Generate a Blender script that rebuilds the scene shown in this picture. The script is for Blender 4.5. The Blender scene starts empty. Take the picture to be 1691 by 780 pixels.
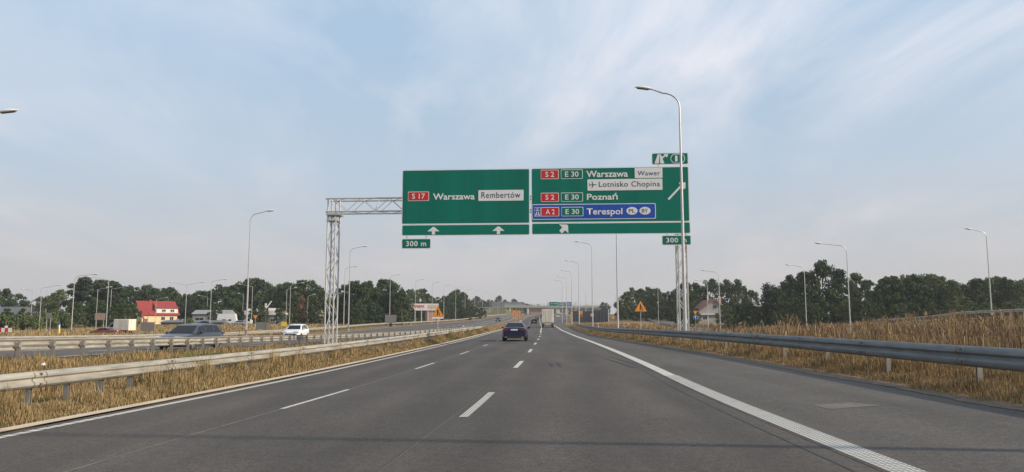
import bpy, bmesh, math, random
import numpy as np
from mathutils import Vector, Matrix
random.seed(11); np.random.seed(11)
R = math.radians
SC = bpy.context.scene
COL = SC.collection

# ------------------------------------------------------------------ camera, light, sky, exposure
cam_d = bpy.data.cameras.new('camera'); cam = bpy.data.objects.new('camera', cam_d); COL.objects.link(cam)
cam_d.sensor_width = 36.0; cam_d.lens = 36.0*1250/1691
cam_d.clip_start = 0.1; cam_d.clip_end = 9000
cam.location = (0, 0, 1.55)
cam.rotation_euler = (R(90)+math.atan(139/1250), 0, 0)
SC.camera = cam

SUN_EL, SUN_AZ = 27.0, 104.0          # azimuth clockwise from +Y
sd = bpy.data.lights.new('sun', 'SUN'); sd.energy = 3.2; sd.angle = R(1.3); sd.color = (1.0, .84, .66)
sun = bpy.data.objects.new('sun', sd); COL.objects.link(sun)
sv = Vector((math.sin(R(SUN_AZ))*math.cos(R(SUN_EL)), math.cos(R(SUN_AZ))*math.cos(R(SUN_EL)), math.sin(R(SUN_EL))))
sun.rotation_euler = sv.to_track_quat('Z', 'Y').to_euler()
sun.location = (60, -10, 40)

W = bpy.data.worlds.new('World'); SC.world = W; W.use_nodes = True
nt = W.node_tree; nt.nodes.clear()
def N(t, **k):
    n = nt.nodes.new(t)
    for a, b in k.items(): setattr(n, a, b)
    return n
def Lk(a, b): nt.links.new(a, b)
wo = N('ShaderNodeOutputWorld'); bg = N('ShaderNodeBackground'); bg.inputs[1].default_value = 0.085
sky = N('ShaderNodeTexSky'); sky.sky_type = 'NISHITA'; sky.sun_disc = False
sky.sun_elevation = R(SUN_EL); sky.sun_rotation = R(SUN_AZ); sky.air_density = 1.0; sky.dust_density = 1.5; sky.ozone_density = 2.0
tc = N('ShaderNodeTexCoord'); sx = N('ShaderNodeSeparateXYZ'); Lk(tc.outputs['Generated'], sx.inputs[0])
def math_n(op, a, b=None, clamp=False):
    n = N('ShaderNodeMath', operation=op, use_clamp=clamp)
    for i, v in enumerate((a, b)):
        if v is None: continue
        if isinstance(v, (int, float)): n.inputs[i].default_value = v
        else: Lk(v, n.inputs[i])
    return n.outputs[0]
def ramp_n(f, pts):
    n = N('ShaderNodeValToRGB'); Lk(f, n.inputs[0]); el = n.color_ramp.elements
    el[0].position, el[1].position = pts[0][0], pts[-1][0]
    el[0].color = (pts[0][1],)*3+(1,); el[1].color = (pts[-1][1],)*3+(1,)
    for p, v in pts[1:-1]:
        e = el.new(p); e.color = (v, v, v, 1)
    return n.outputs[0]
def mixc(f, a, b):
    n = N('ShaderNodeMix', data_type='RGBA'); Lk(f, n.inputs[0])
    for i, v in ((6, a), (7, b)):
        if isinstance(v, tuple): n.inputs[i].default_value = v+(1,)
        else: Lk(v, n.inputs[i])
    return n.outputs[2]
zz = math_n('ADD', math_n('MAXIMUM', sx.outputs[2], 0.0), 0.16)
cx_ = N('ShaderNodeCombineXYZ'); Lk(math_n('DIVIDE', sx.outputs[0], zz), cx_.inputs[0]); Lk(math_n('DIVIDE', sx.outputs[1], zz), cx_.inputs[1])
mp = N('ShaderNodeMapping'); Lk(cx_.outputs[0], mp.inputs[0]); mp.inputs['Rotation'].default_value = (0, 0, R(-25)); mp.inputs['Scale'].default_value = (1.5, .62, 1); mp.inputs['Location'].default_value = (7.7, 4.1, 0)
n1 = N('ShaderNodeTexNoise'); Lk(mp.outputs[0], n1.inputs['Vector']); n1.inputs['Scale'].default_value = 1.1; n1.inputs['Detail'].default_value = 9; n1.inputs['Roughness'].default_value = .58; n1.inputs['Distortion'].default_value = .5
n2 = N('ShaderNodeTexNoise'); mp2 = N('ShaderNodeMapping'); Lk(cx_.outputs[0], mp2.inputs[0]); mp2.inputs['Location'].default_value = (10.0, 2.87, 0); Lk(mp2.outputs[0], n2.inputs['Vector']); n2.inputs['Scale'].default_value = .62; n2.inputs['Detail'].default_value = 3; n2.inputs['Roughness'].default_value = .5
cl = math_n('MULTIPLY', ramp_n(n1.outputs['Fac'], [(.40, 0), (.53, .45), (.66, 1)]), ramp_n(n2.outputs['Fac'], [(.36, .25), (.62, 1)]))
cl = math_n('MULTIPLY', cl, .78)
SKYB = mixc(math_n('MULTIPLY', 1.0, .65), sky.outputs[0], (4.3, 6.1, 7.9))
hz = ramp_n(sx.outputs[2], [(0.0, .96), (.05, .90), (.12, .66), (.20, .38), (.36, .12), (.6, .05)])
c1 = mixc(cl, SKYB, (8.8, 8.4, 8.7))
c2 = mixc(hz, c1, (4.6, 4.4, 4.38))
Lk(c2, bg.inputs[0]); Lk(bg.outputs[0], wo.inputs[0])

SC.view_settings.view_transform = 'Standard'; SC.view_settings.look = 'None'
SC.view_settings.exposure = 0.55; SC.view_settings.gamma = 1.0; SC.view_settings.use_curve_mapping = False
SC.render.engine = 'CYCLES'; SC.cycles.max_bounces = 6; SC.cycles.volume_bounces = 0; SC.cycles.transparent_max_bounces = 8

# ------------------------------------------------------------------ materials
def newmat(name):
    m = bpy.data.materials.new(name); m.use_nodes = True
    return m, m.node_tree, m.node_tree.nodes['Principled BSDF']
def mat(name, c, rough=.7, metal=0.0, var=.15, scale=3.0, bump=0.0, spec=.5, stretch=(1, 1, 1), c2=None, emit=None):
    m, t, b = newmat(name)
    b.inputs['Roughness'].default_value = rough; b.inputs['Metallic'].default_value = metal
    b.inputs['Specular IOR Level'].default_value = spec
    co = t.nodes.new('ShaderNodeTexCoord'); mpn = t.nodes.new('ShaderNodeMapping'); mpn.inputs['Scale'].default_value = stretch
    t.links.new(co.outputs['Object'], mpn.inputs[0])
    n = t.nodes.new('ShaderNodeTexNoise'); n.inputs['Scale'].default_value = scale; n.inputs['Detail'].default_value = 5; n.inputs['Roughness'].default_value = .6
    t.links.new(mpn.outputs[0], n.inputs['Vector'])
    rp = t.nodes.new('ShaderNodeValToRGB'); t.links.new(n.outputs['Fac'], rp.inputs[0])
    lo = tuple(max(0, v*(1-var)) for v in c); hi = c2 or tuple(min(1, v*(1+var)) for v in c)
    rp.color_ramp.elements[0].position = .3; rp.color_ramp.elements[1].position = .7
    rp.color_ramp.elements[0].color = lo+(1,); rp.color_ramp.elements[1].color = hi+(1,)
    t.links.new(rp.outputs[0], b.inputs['Base Color'])
    if bump:
        bp = t.nodes.new('ShaderNodeBump'); bp.inputs['Strength'].default_value = bump; t.links.new(n.outputs['Fac'], bp.inputs['Height']); t.links.new(bp.outputs[0], b.inputs['Normal'])
    if emit:
        b.inputs['Emission Color'].default_value = emit[0]+(1,); b.inputs['Emission Strength'].default_value = emit[1]
    return m
M = {}
M['galv'] = mat('galvanised steel', (.50, .50, .48), .5, .35, .12, 6)
M['seamrail'] = mat('rusty rail joint', (.16, .12, .09), .8, .1, .3, 8)
M['rail_shade'] = mat('zinc rail with painted shade', (.17, .18, .18), .75, .1, .22, 1.4, stretch=(1, 1, 6))  # darker copy of the rail zinc; shade on the right rail put into its colour
M['rail'] = mat('weathered galvanised rail', (.34, .325, .28), .62, .2, .30, 1.1, stretch=(1.2, 1.2, 9))
M['post'] = mat('galvanised post', (.30, .28, .245), .6, .2, .2, 8)
M['pole'] = mat('grey lamp pole', (.50, .50, .49), .45, .4, .10, 4)
M['lampw'] = mat('pale luminaire shell', (.72, .72, .70), .4, 0, .06, 4)
M['lampd'] = mat('dark luminaire underside', (.10, .10, .10), .3, 0, .1, 4)
M['white'] = mat('white reflective sheet', (.78, .77, .74), .5, 0, .05, 2, spec=.2)
M['green'] = mat('green sign sheet', (.0015, .160, .110), .6, 0, .16, .8, stretch=(1, 1, .06), spec=.2)
M['greenb'] = mat('green sign band', (.0015, .172, .118), .6, 0, .08, .35, spec=.2)
M['red'] = mat('red shield sheet', (.60, .03, .03), .45, 0, .06, 2, spec=.2)
M['blue'] = mat('blue sign sheet', (.02, .09, .42), .45, 0, .06, 2, spec=.2)
M['navy'] = mat('navy lettering', (.03, .035, .10), .5, 0, .05, 2)
M['black'] = mat('black lettering', (.02, .02, .022), .5, 0, .1, 2)
M['signback'] = mat('grey sign back', (.22, .20, .19), .6, .2, .12, 3)
M['orange'] = mat('orange sign sheet', (.80, .26, .015), .5, 0, .06, 2)
M['yellow'] = mat('yellow plastic', (.75, .55, .05), .5, 0, .06, 2)
M['tyre'] = mat('tyre rubber', (.02, .02, .02), .85, 0, .2, 10)
M['rim'] = mat('alloy rim', (.45, .45, .46), .35, .7, .1, 10)
M['glass'] = mat('dark car glass', (.010, .012, .014), .12, 0, .1, 2, spec=.25)
M['trimk'] = mat('black plastic trim', (.025, .025, .025), .6, 0, .1, 6)
M['taill'] = mat('red tail light', (.28, .012, .02), .15, 0, .1, 6)
M['headl'] = mat('clear headlamp', (.70, .72, .72), .12, 0, .1, 6)
M['plate'] = mat('number plate', (.72, .72, .70), .5, 0, .05, 6)
def carpaint(name, c, metal=.3, rough=.28):
    m = mat(name, c, rough, metal, .05, 1.5); m.node_tree.nodes['Principled BSDF'].inputs['Coat Weight'].default_value = .25
    m.node_tree.nodes['Principled BSDF'].inputs['Coat Roughness'].default_value = .08
    return m
M['p_navy'] = carpaint('dark blue paint', (.012, .02, .06))
M['p_slate'] = carpaint('slate grey paint', (.045, .055, .072))
M['p_white'] = carpaint('white paint', (.72, .73, .74), 0, .3)
M['p_black'] = carpaint('black paint', (.012, .012, .014))
M['p_red'] = carpaint('red paint', (.17, .035, .025), .1)
M['p_silver'] = carpaint('silver paint', (.42, .42, .43), .5)
M['trailer'] = mat('cream trailer panel', (.74, .67, .54), .5, 0, .24, 1.2, stretch=(2.5, 1, .3))
M['concrete'] = mat('grey concrete', (.38, .37, .34), .85, 0, .15, 1.5, .1)
M['kerb'] = mat('beige concrete gutter', (.56, .46, .34), .9, 0, .14, 2.2, .15)
M['deck'] = mat('pale green steel deck', (.33, .38, .30), .7, 0, .08, .3)
M['screen'] = mat('translucent grey screen', (.16, .16, .16), .5, 0, .2, .15, stretch=(1, 1, 3))
M['noise'] = mat('dark noise wall panel', (.028, .036, .042), .5, 0, .35, .25, stretch=(1, 1, 6))
M['roofr'] = mat('red roof tiles', (.27, .032, .026), .65, 0, .14, 3)
M['roofb'] = mat('brown roof tiles', (.24, .11, .08), .8, 0, .2, 2)
M['roofg'] = mat('grey sheet roof', (.13, .13, .135), .6, 0, .15, 1)
M['wallc'] = mat('cream render', (.68, .56, .34), .85, 0, .06, 1)
M['wallw'] = mat('white render', (.72, .70, .66), .85, 0, .06, 1)
M['wallg'] = mat('grey render', (.27, .27, .27), .85, 0, .1, 1)
M['wallp'] = mat('pinkish brick wall', (.42, .26, .23), .85, 0, .2, 2)
M['wind'] = mat('dark window pane', (.03, .035, .04), .12, 0, .2, 1)
M['wood'] = mat('brown board', (.34, .25, .19), .8, 0, .15, 2)
M['bark'] = mat('tree bark', (.10, .08, .06), .9, 0, .3, 4)
M['seam'] = mat('bitumen joint', (.045, .042, .038), .7, 0, .25, 3)
M['jointl'] = mat('dusty pale joint', (.17, .155, .135), .9, 0, .25, 2)
M['soil'] = mat('dry brown soil', (.13, .095, .065), .95, 0, .45, 7, .5)
M['stone'] = mat('pale stone', (.5, .48, .44), .9, 0, .2, 6)

def brickmat():
    m, t, b = newmat('red brick')
    br = t.nodes.new('ShaderNodeTexBrick'); co = t.nodes.new('ShaderNodeTexCoord'); t.links.new(co.outputs['Object'], br.inputs[0])
    br.inputs['Scale'].default_value = 1.0; br.inputs['Color1'].default_value = (.30, .075, .045, 1); br.inputs['Color2'].default_value = (.36, .11, .07, 1); br.inputs['Mortar'].default_value = (.32, .2, .16, 1)
    t.links.new(br.outputs[0], b.inputs['Base Color']); b.inputs['Roughness'].default_value = .9
    return m
M['brick'] = brickmat()

def asphalt(name, c, tint, blot=.16, wear=True):
    m, t, b = newmat(name); n = t.nodes; l = t.links
    co = n.new('ShaderNodeTexCoord')
    def noise(scale, det, st=(1, 1, 1), ro=.6):
        mm = n.new('ShaderNodeMapping'); mm.inputs['Scale'].default_value = st; l.new(co.outputs['Object'], mm.inputs[0])
        x = n.new('ShaderNodeTexNoise'); x.inputs['Scale'].default_value = scale; x.inputs['Detail'].default_value = det; x.inputs['Roughness'].default_value = ro
        l.new(mm.outputs[0], x.inputs['Vector']); return x.outputs['Fac']
    def ramp(f, a, b_, p0=.35, p1=.65):
        r = n.new('ShaderNodeValToRGB'); l.new(f, r.inputs[0]); r.color_ramp.elements[0].position = p0; r.color_ramp.elements[1].position = p1
        r.color_ramp.elements[0].color = a+(1,); r.color_ramp.elements[1].color = b_+(1,); return r.outputs[0]
    def mul(a, b_):
        x = n.new('ShaderNodeMix'); x.data_type = 'RGBA'; x.blend_type = 'MULTIPLY'; x.inputs[0].default_value = 1; l.new(a, x.inputs[6]); l.new(b_, x.inputs[7]); return x.outputs[2]
    base = ramp(noise(.11, 4, (1, .35, 1)), c, tint, .35, .68)
    k = 1-blot
    base = mul(base, ramp(noise(.9, 5, (1, .12, 1)), (k, k, k), (1+blot*.6,)*3))       # long streaks worn by the wheels
    fine = noise(34, 2, ro=.8)
    base = mul(base, ramp(fine, (.50, .50, .50), (1.6, 1.57, 1.52), .30, .72))
    base = mul(base, ramp(noise(9, 3, ro=.7), (.82, .82, .82), (1.18, 1.18, 1.18), .3, .7))
    v = n.new('ShaderNodeTexVoronoi'); v.inputs['Scale'].default_value = 16; l.new(co.outputs['Object'], v.inputs['Vector'])
    rv = n.new('ShaderNodeValToRGB'); l.new(v.outputs['Distance'], rv.inputs[0]); rv.color_ramp.elements[0].position = .03; rv.color_ramp.elements[1].position = .10
    rv.color_ramp.elements[0].color = (1.9, 1.85, 1.75, 1); rv.color_ramp.elements[1].color = (1, 1, 1, 1)
    base = mul(base, rv.outputs[0])
    if wear:
        base = mul(base, ramp(noise(.45, 3), (.90, .90, .92), (1.08, 1.06, 1.03), .3, .7))
    if wear:
        uvn = n.new('ShaderNodeUVMap'); uvn.uv_map = 'UVMap'; sp = n.new('ShaderNodeSeparateXYZ'); l.new(uvn.outputs[0], sp.inputs[0])
        wn = n.new('ShaderNodeMath'); wn.operation = 'MULTIPLY_ADD'; l.new(noise(.05, 2), wn.inputs[0]); wn.inputs[1].default_value = .9; l.new(sp.outputs[0], wn.inputs[2])
        sc_ = n.new('ShaderNodeMath'); sc_.operation = 'MULTIPLY'; l.new(wn.outputs[0], sc_.inputs[0]); sc_.inputs[1].default_value = 2*math.pi/1.66
        si = n.new('ShaderNodeMath'); si.operation = 'SINE'; l.new(sc_.outputs[0], si.inputs[0])
        mr = n.new('ShaderNodeMapRange'); l.new(si.outputs[0], mr.inputs[0]); mr.inputs[1].default_value = -1; mr.inputs[2].default_value = 1; mr.inputs[3].default_value = .90; mr.inputs[4].default_value = 1.07
        cc = n.new('ShaderNodeCombineColor'); [l.new(mr.outputs[0], cc.inputs[q]) for q in range(3)]; base = mul(base, cc.outputs[0])
        st_ = noise(.33, 6, (1.0, 1.0, 1), .75); base = mul(base, ramp(st_, (.80, .80, .80), (1.0, 1.0, 1.0), .30, .42))
    l.new(base, b.inputs['Base Color']); b.inputs['Roughness'].default_value = .82; b.inputs['Specular IOR Level'].default_value = .35
    bp = n.new('ShaderNodeBump'); bp.inputs['Strength'].default_value = .35; bp.inputs['Distance'].default_value = .01; l.new(fine, bp.inputs['Height']); l.new(bp.outputs[0], b.inputs['Normal'])
    return m
M['asph'] = asphalt('lane asphalt', (.064, .057, .050), (.088, .077, .067))
M['asph_sh'] = asphalt('shoulder asphalt', (.074, .068, .061), (.106, .096, .084), .12)
M['asph_opp'] = asphalt('opposite asphalt', (.080, .070, .061), (.108, .095, .083), .1, False)
M['asph_side'] = asphalt('side road asphalt', (.10, .095, .088), (.14, .13, .12), .1, False)

def paint_mat(name, c, dots):
    """road paint; structured dotted marking when dots is set: UV is in metres (u across, v along)"""
    m, t, b = newmat(name); n = t.nodes; l = t.links
    uv = n.new('ShaderNodeUVMap'); uv.uv_map = 'UVMap'
    co = n.new('ShaderNodeTexCoord')
    nz = n.new('ShaderNodeTexNoise'); nz.inputs['Scale'].default_value = 3; nz.inputs['Detail'].default_value = 8; nz.inputs['Roughness'].default_value = .75; l.new(co.outputs['Object'], nz.inputs['Vector'])
    r = n.new('ShaderNodeValToRGB'); l.new(nz.outputs['Fac'], r.inputs[0]); r.color_ramp.elements[0].position = .28; r.color_ramp.elements[1].position = .5
    r.color_ramp.elements[0].color = tuple(v*.62 for v in c)+(1,); r.color_ramp.elements[1].color = c+(1,)
    out = r.outputs[0]
    if dots:
        sp = n.new('ShaderNodeSeparateXYZ'); l.new(uv.outputs[0], sp.inputs[0])
        def cell(o, per, frac):
            a = n.new('ShaderNodeMath'); a.operation = 'DIVIDE'; l.new(o, a.inputs[0]); a.inputs[1].default_value = per
            f = n.new('ShaderNodeMath'); f.operation = 'FRACT'; l.new(a.outputs[0], f.inputs[0])
            g = n.new('ShaderNodeMath'); g.operation = 'GREATER_THAN'; l.new(f.outputs[0], g.inputs[0]); g.inputs[1].default_value = frac
            return g.outputs[0]
        ou = cell(sp.outputs[0], dots[0], dots[1]); ov = cell(sp.outputs[1], dots[2], dots[3])
        mm = n.new('ShaderNodeMath'); mm.operation = 'MULTIPLY'; l.new(ou, mm.inputs[0]); l.new(ov, mm.inputs[1])
        mx = n.new('ShaderNodeMix'); mx.data_type = 'RGBA'; l.new(mm.outputs[0], mx.inputs[0]); mx.inputs[6].default_value = (.10, .098, .09, 1); l.new(out, mx.inputs[7]); out = mx.outputs[2]
    l.new(out, b.inputs['Base Color']); b.inputs['Roughness'].default_value = .7
    return m
M['paint'] = paint_mat('white road paint', (.50, .48, .43), None)
M['paint_dots'] = paint_mat('structured white road paint', (.52, .505, .455), (.06, .22, .085, .25))
M['paint_tick'] = paint_mat('ribbed white road paint', (.62, .59, .53), (10., 0, .25, .22))
M['paint_strip'] = paint_mat('grooved white road paint', (.48, .46, .41), (.045, .25, 10., 0))

def groundmat():
    m, t, b = newmat('dry grass ground'); n = t.nodes; l = t.links
    co = n.new('ShaderNodeTexCoord')
    def noise(s, d, st=(1, 1, 1)):
        mm = n.new('ShaderNodeMapping'); mm.inputs['Scale'].default_value = st; l.new(co.outputs['Object'], mm.inputs[0])
        x = n.new('ShaderNodeTexNoise'); x.inputs['Scale'].default_value = s; x.inputs['Detail'].default_value = d; x.inputs['Roughness'].default_value = .65; l.new(mm.outputs[0], x.inputs['Vector']); return x.outputs['Fac']
    r = n.new('ShaderNodeValToRGB'); l.new(noise(.09, 6), r.inputs[0]); e = r.color_ramp.elements
    e[0].position = .28; e[0].color = (.10, .105, .04, 1); e[1].position = .72; e[1].color = (.23, .16, .085, 1)
    k = e.new(.42); k.color = (.20, .14, .07, 1); k = e.new(.56); k.color = (.26, .18, .095, 1)
    r2 = n.new('ShaderNodeValToRGB'); l.new(noise(2.2, 6), r2.inputs[0]); r2.color_ramp.elements[0].position = .3; r2.color_ramp.elements[1].position = .7
    r2.color_ramp.elements[0].color = (.62, .60, .56, 1); r2.color_ramp.elements[1].color = (1.3, 1.25, 1.15, 1)
    mx = n.new('ShaderNodeMix'); mx.data_type = 'RGBA'; mx.blend_type = 'MULTIPLY'; mx.inputs[0].default_value = 1; l.new(r.outputs[0], mx.inputs[6]); l.new(r2.outputs[0], mx.inputs[7])
    l.new(mx.outputs[2], b.inputs['Base Color']); b.inputs['Roughness'].default_value = .95; b.inputs['Specular IOR Level'].default_value = .1
    bp = n.new('ShaderNodeBump'); bp.inputs['Strength'].default_value = .8; bp.inputs['Distance'].default_value = .15; l.new(noise(1.5, 8), bp.inputs['Height']); l.new(bp.outputs[0], b.inputs['Normal'])
    return m
M['ground'] = groundmat()
M['bank'] = mat('greenish bank grass', (.12, .12, .06), .95, 0, .35, .08, spec=.1)
def leafmat(name, c, tr=.25):
    m = mat(name, c, .75, 0, .25, .25, spec=.25)
    return m
for i, c in enumerate([(.024, .050, .014), (.042, .074, .020), (.072, .102, .030)]): M['lf%d' % i] = leafmat('dark leaves %d' % i, c)
for i, c in enumerate([(.024, .042, .022), (.036, .056, .028), (.050, .068, .032)]): M['pn%d' % i] = leafmat('pine needles %d' % i, c)
for i, c in enumerate([(.060, .090, .028), (.090, .120, .036), (.12, .145, .05)]): M['lg%d' % i] = leafmat('light leaves %d' % i, c)
for i, c in enumerate([(.16, .075, .03), (.12, .07, .03), (.20, .10, .045)]): M['rs%d' % i] = leafmat('rusty leaves %d' % i, c)
for i, c in enumerate([(.41, .285, .140), (.31, .205, .095), (.20, .135, .066), (.42, .33, .20), (.12, .082, .045), (.085, .115, .035), (.145, .14, .05), (.14, .088, .060)]):
    M['gr%d' % i] = mat('grass blade %d' % i, c, .8, 0, .2, 1.0, spec=.2)
GM = [M['gr%d' % i] for i in range(8)]

# ------------------------------------------------------------------ building helpers
class MB:
    def __init__(s): s.v = []; s.f = []; s.m = []; s.mats = []; s.uv = None
    def mi(s, m):
        if m not in s.mats: s.mats.append(m)
        return s.mats.index(m)
    def add(s, vs, fs, m):
        o = len(s.v); s.v += [tuple(v) for v in vs]; k = s.mi(m)
        for f in fs: s.f.append([o+i for i in f]); s.m.append(k)
        return s
    def box(s, x0, x1, y0, y1, z0, z1, m):
        v = [(x, y, z) for z in (z0, z1) for y in (y0, y1) for x in (x0, x1)]
        return s.add(v, [(0, 2, 3, 1), (4, 5, 7, 6), (0, 1, 5, 4), (2, 6, 7, 3), (0, 4, 6, 2), (1, 3, 7, 5)], m)
    def bbox(s, x0, x1, y0, y1, z0, z1, m, b=.03):
        """box with its vertical-plane outline chamfered (octagonal in XZ)"""
        o = [(x0+b, z0), (x1-b, z0), (x1, z0+b), (x1, z1-b), (x1-b, z1), (x0+b, z1), (x0, z1-b), (x0, z0+b)]
        return s.prism(o, y0, y1, m)
    def prism(s, o, y0, y1, m):
        """outline in XZ extruded along Y"""
        n = len(o); v = [(x, y0, z) for x, z in o]+[(x, y1, z) for x, z in o]
        f = [tuple(range(n)), tuple(range(2*n-1, n-1, -1))]+[(i, i+n, (i+1) % n+n, (i+1) % n) for i in range(n)]
        return s.add(v, f, m)
    def tube(s, pts, rad, m, seg=6, cap=True):
        pts = [Vector(p) for p in pts]
        if not hasattr(rad, '__len__'): rad = [rad]*len(pts)
        vs = []; fs = []
        for i, p in enumerate(pts):
            d = (pts[min(i+1, len(pts)-1)]-pts[max(i-1, 0)]).normalized()
            a = d.cross(Vector((0, 1, 0))) if abs(d.y) < .9 else d.cross(Vector((1, 0, 0)))
            a.normalize(); b = d.cross(a)
            for k in range(seg):
                t = 2*math.pi*k/seg; vs.append(p+(a*math.cos(t)+b*math.sin(t))*rad[i])
        for i in range(len(pts)-1):
            for k in range(seg):
                q = (k+1) % seg; fs.append((i*seg+k, i*seg+q, (i+1)*seg+q, (i+1)*seg+k))
        if cap: fs += [tuple(range(seg))[::-1], tuple(range((len(pts)-1)*seg, len(pts)*seg))]
        return s.add(vs, fs, m)
    def quad(s, a, b, c, d, m): return s.add([a, b, c, d], [(0, 1, 2, 3)], m)
    def grid(s, rows, m, closed=False):
        n = len(rows[0]); vs = [p for r in rows for p in r]; fs = []
        for i in range(len(rows)-1):
            for j in range(n if closed else n-1):
                q = (j+1) % n; fs.append((i*n+j, i*n+q, (i+1)*n+q, (i+1)*n+j))
        return s.add(vs, fs, m)
    def build(s, name, parent=None, smooth=False, loc=None, auto=False):
        me = bpy.data.meshes.new(name); me.from_pydata(s.v, [], s.f)
        for m in s.mats: me.materials.append(m)
        me.polygons.foreach_set('material_index', s.m)
        if smooth or auto: me.polygons.foreach_set('use_smooth', [True]*len(s.f))
        if s.uv:
            u = me.uv_layers.new(name='UVMap')
            vi = np.zeros(len(me.loops), int); me.loops.foreach_get('vertex_index', vi)
            u.data.foreach_set('uv', np.array(s.uv, float)[vi].ravel())
        me.update()
        if auto: me.set_sharp_from_angle(angle=R(35))
        o = bpy.data.objects.new(name, me); COL.objects.link(o)
        if parent: o.parent = parent
        if loc: o.location = loc
        return o
def tag(o, label=None, cat=None, group=None, kind=None):
    if label: o['label'] = label
    if cat: o['category'] = cat
    if group: o['group'] = group
    if kind: o['kind'] = kind
    return o
def thing(name, label, cat, loc=(0, 0, 0), rz=0, group=None):
    o = bpy.data.objects.new(name, None); COL.objects.link(o); o.location = loc; o.rotation_euler = (0, 0, rz); o.empty_display_size = .5
    return tag(o, label, cat, group)
def copy_tree(o, parent=None):
    c = o.copy(); COL.objects.link(c)
    if parent: c.parent = parent
    for ch in list(o.children): copy_tree(ch, c)
    return c
def struct(o): o['kind'] = 'structure'; return o

# ------------------------------------------------------------------ road layout (world metres, +Y ahead)
YG = np.arange(-60., 1301., 1.)
def table(pts, win=13):
    p = np.array(pts, float); y, v = p[:, 0], p[:, 1]
    a = np.interp(YG, y, v)
    lo = YG < y[0]; a[lo] = v[0]+(YG[lo]-y[0])*(v[1]-v[0])/(y[1]-y[0])
    hi = YG > y[-1]; a[hi] = v[-1]+(YG[hi]-y[-1])*(v[-1]-v[-2])/(y[-1]-y[-2])
    k = np.ones(win)/win
    pad = win//2
    return np.convolve(np.concatenate([a[0]+(a[0]-a[1:pad+1][::-1]), a, a[-1]+(a[-1]-a[-pad-1:-1][::-1])]), k, 'valid')
def at(t, y): return float(np.interp(y, YG, t))
PROF = [(-60, 0), (150, 0), (232, .32), (300, 1.0), (346, 1.8), (435, 3.4), (550, 5.3), (620, 6.3), (700, 7.0), (900, 8), (1300, 8.6)]
prof = table(PROF, 31)
T_E = table([(0, -8.55), (11.3, -7.45), (19.6, -6.56), (37, -5.35), (54, -4.3), (70, -3.5), (86, -2.9), (120, -1.6), (160, -.1), (232, .9+.9), (300, 3.6), (380, 6.0), (435, 9), (550, 16.5), (700, 26.5), (900, 42)])
T_L = table([(0, -5.45), (8.3, -4.88), (13.1, -4.38), (18, -3.77), (25, -3.27), (36, -2.45), (47.5, -1.77), (63.5, -.86), (90, .25), (120, 1.5), (160, 3.1), (232, 5.3), (300, 7.0), (435, 12.4), (550, 20), (700, 30), (900, 46)])
T_C = table([(0, -1.9), (8, -1.19), (12.3, -.78), (16.6, -.39), (24.7, .07), (28.6, .38), (36, .78), (45.8, 1.29), (63.5, 2.2), (90, 3.4), (122, 4.6), (161, 6.3), (232, 8.7), (346, 12.5), (435, 16), (550, 23.5), (700, 33.5), (900, 49.5)], 9)
T_T = table([(0, 3.75), (7.5, 3.84), (11, 3.87), (16.5, 4.0), (22.6, 4.38), (36, 4.98), (57.6, 5.85), (86, 6.9), (122, 8.1), (161, 9.7), (232, 12.2), (300, 14.5), (346, 16.5), (435, 20), (550, 27.5), (700, 37.5), (900, 53)], 9)
T_R = table([(0, 7.7), (13, 7.6), (28, 7.85), (40, 7.95), (57, 8.1), (75, 8.3), (95, 9.0), (122, 10.3), (161, 12.2), (232, 15.8), (263, 18), (346, 26), (435, 33), (550, 39), (700, 49), (900, 65)])
T_LR = table([(0, -10.0), (12.7, -8.65), (22.3, -7.65), (36.6, -6.62), (55, -5.6), (80, -4.7), (108, -3.9), (160, -2.0), (200, -.6)])
T_BR = table([(0, -14.2), (20, -14.6), (45, -15.0), (67, -14.0), (81, -11.7), (95, -8.9), (120, -6.7), (150, -5.2), (200, -3.2)])
T_OR = table([(0, -16.2), (25, -16.7), (40, -17.6), (60, -17.6), (73, -16.4), (90, -13.2), (110, -10.2), (140, -8.0), (176, -6.6), (226, -4.6), (312, -2.2), (346, -.4), (435, 3.6), (550, 10.8), (700, 20.5), (900, 36)])
T_OL = table([(0, -29), (40, -29), (80, -29.5), (137, -28.5), (176, -28), (223, -27.5), (260, -25.5), (312, -21.5), (353, -17), (435, -11.5), (550, -2), (700, 9), (900, 24)])
T_OB = table([(0, -31.5), (137, -32), (176, -33), (223, -32.5), (260, -30.5), (312, -26), (353, -21), (435, -14.5), (550, -4.5), (700, 7), (900, 22)])
ZL = prof+table([(-60, -.14), (30, -.14), (60, -.06), (100, 0), (1300, 0)])
ZR = prof+table([(-60, .2), (27, .2), (40, .15), (57, .05), (80, -.1), (120, -.1), (160, 0), (1300, 0)])
ZO = prof+table([(-60, .3), (15, .3), (22, .22), (36, 0), (45, -.18), (65, -.42), (82, -.55), (110, -.5), (160, -.15), (200, -.05), (300, -.25), (346, -.3), (435, 0), (1300, 0)])
def own_z(x, y):
    e, r = at(T_E, y), at(T_R, y); t = (x-e)/(r-e); return at(ZL, y)+(at(ZR, y)-at(ZL, y))*t
RAMP = [(33, 90, -1.0), (36, 110, -1.1), (42, 145, -1.1), (48, 190, -.9), (54, 268, .8), (58, 350, 3.0), (56, 430, 4.4), (50, 520, 5.8)]
ROAD2 = [(59, 40, 2.6), (60.5, 70, 2.3), (63, 100, 1.9), (75, 130, 1.5), (90, 190, .6), (100, 260, .3), (102, 330, 1.0)]
SIDE = [(-150, 128, -1.3), (-90, 133, -1.15), (-60, 137, -.95), (-46, 150, -.8), (-41, 180, -.6), (-39, 230, -.3), (-37, 290, .3), (-33, 340, 1.0)]

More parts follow.
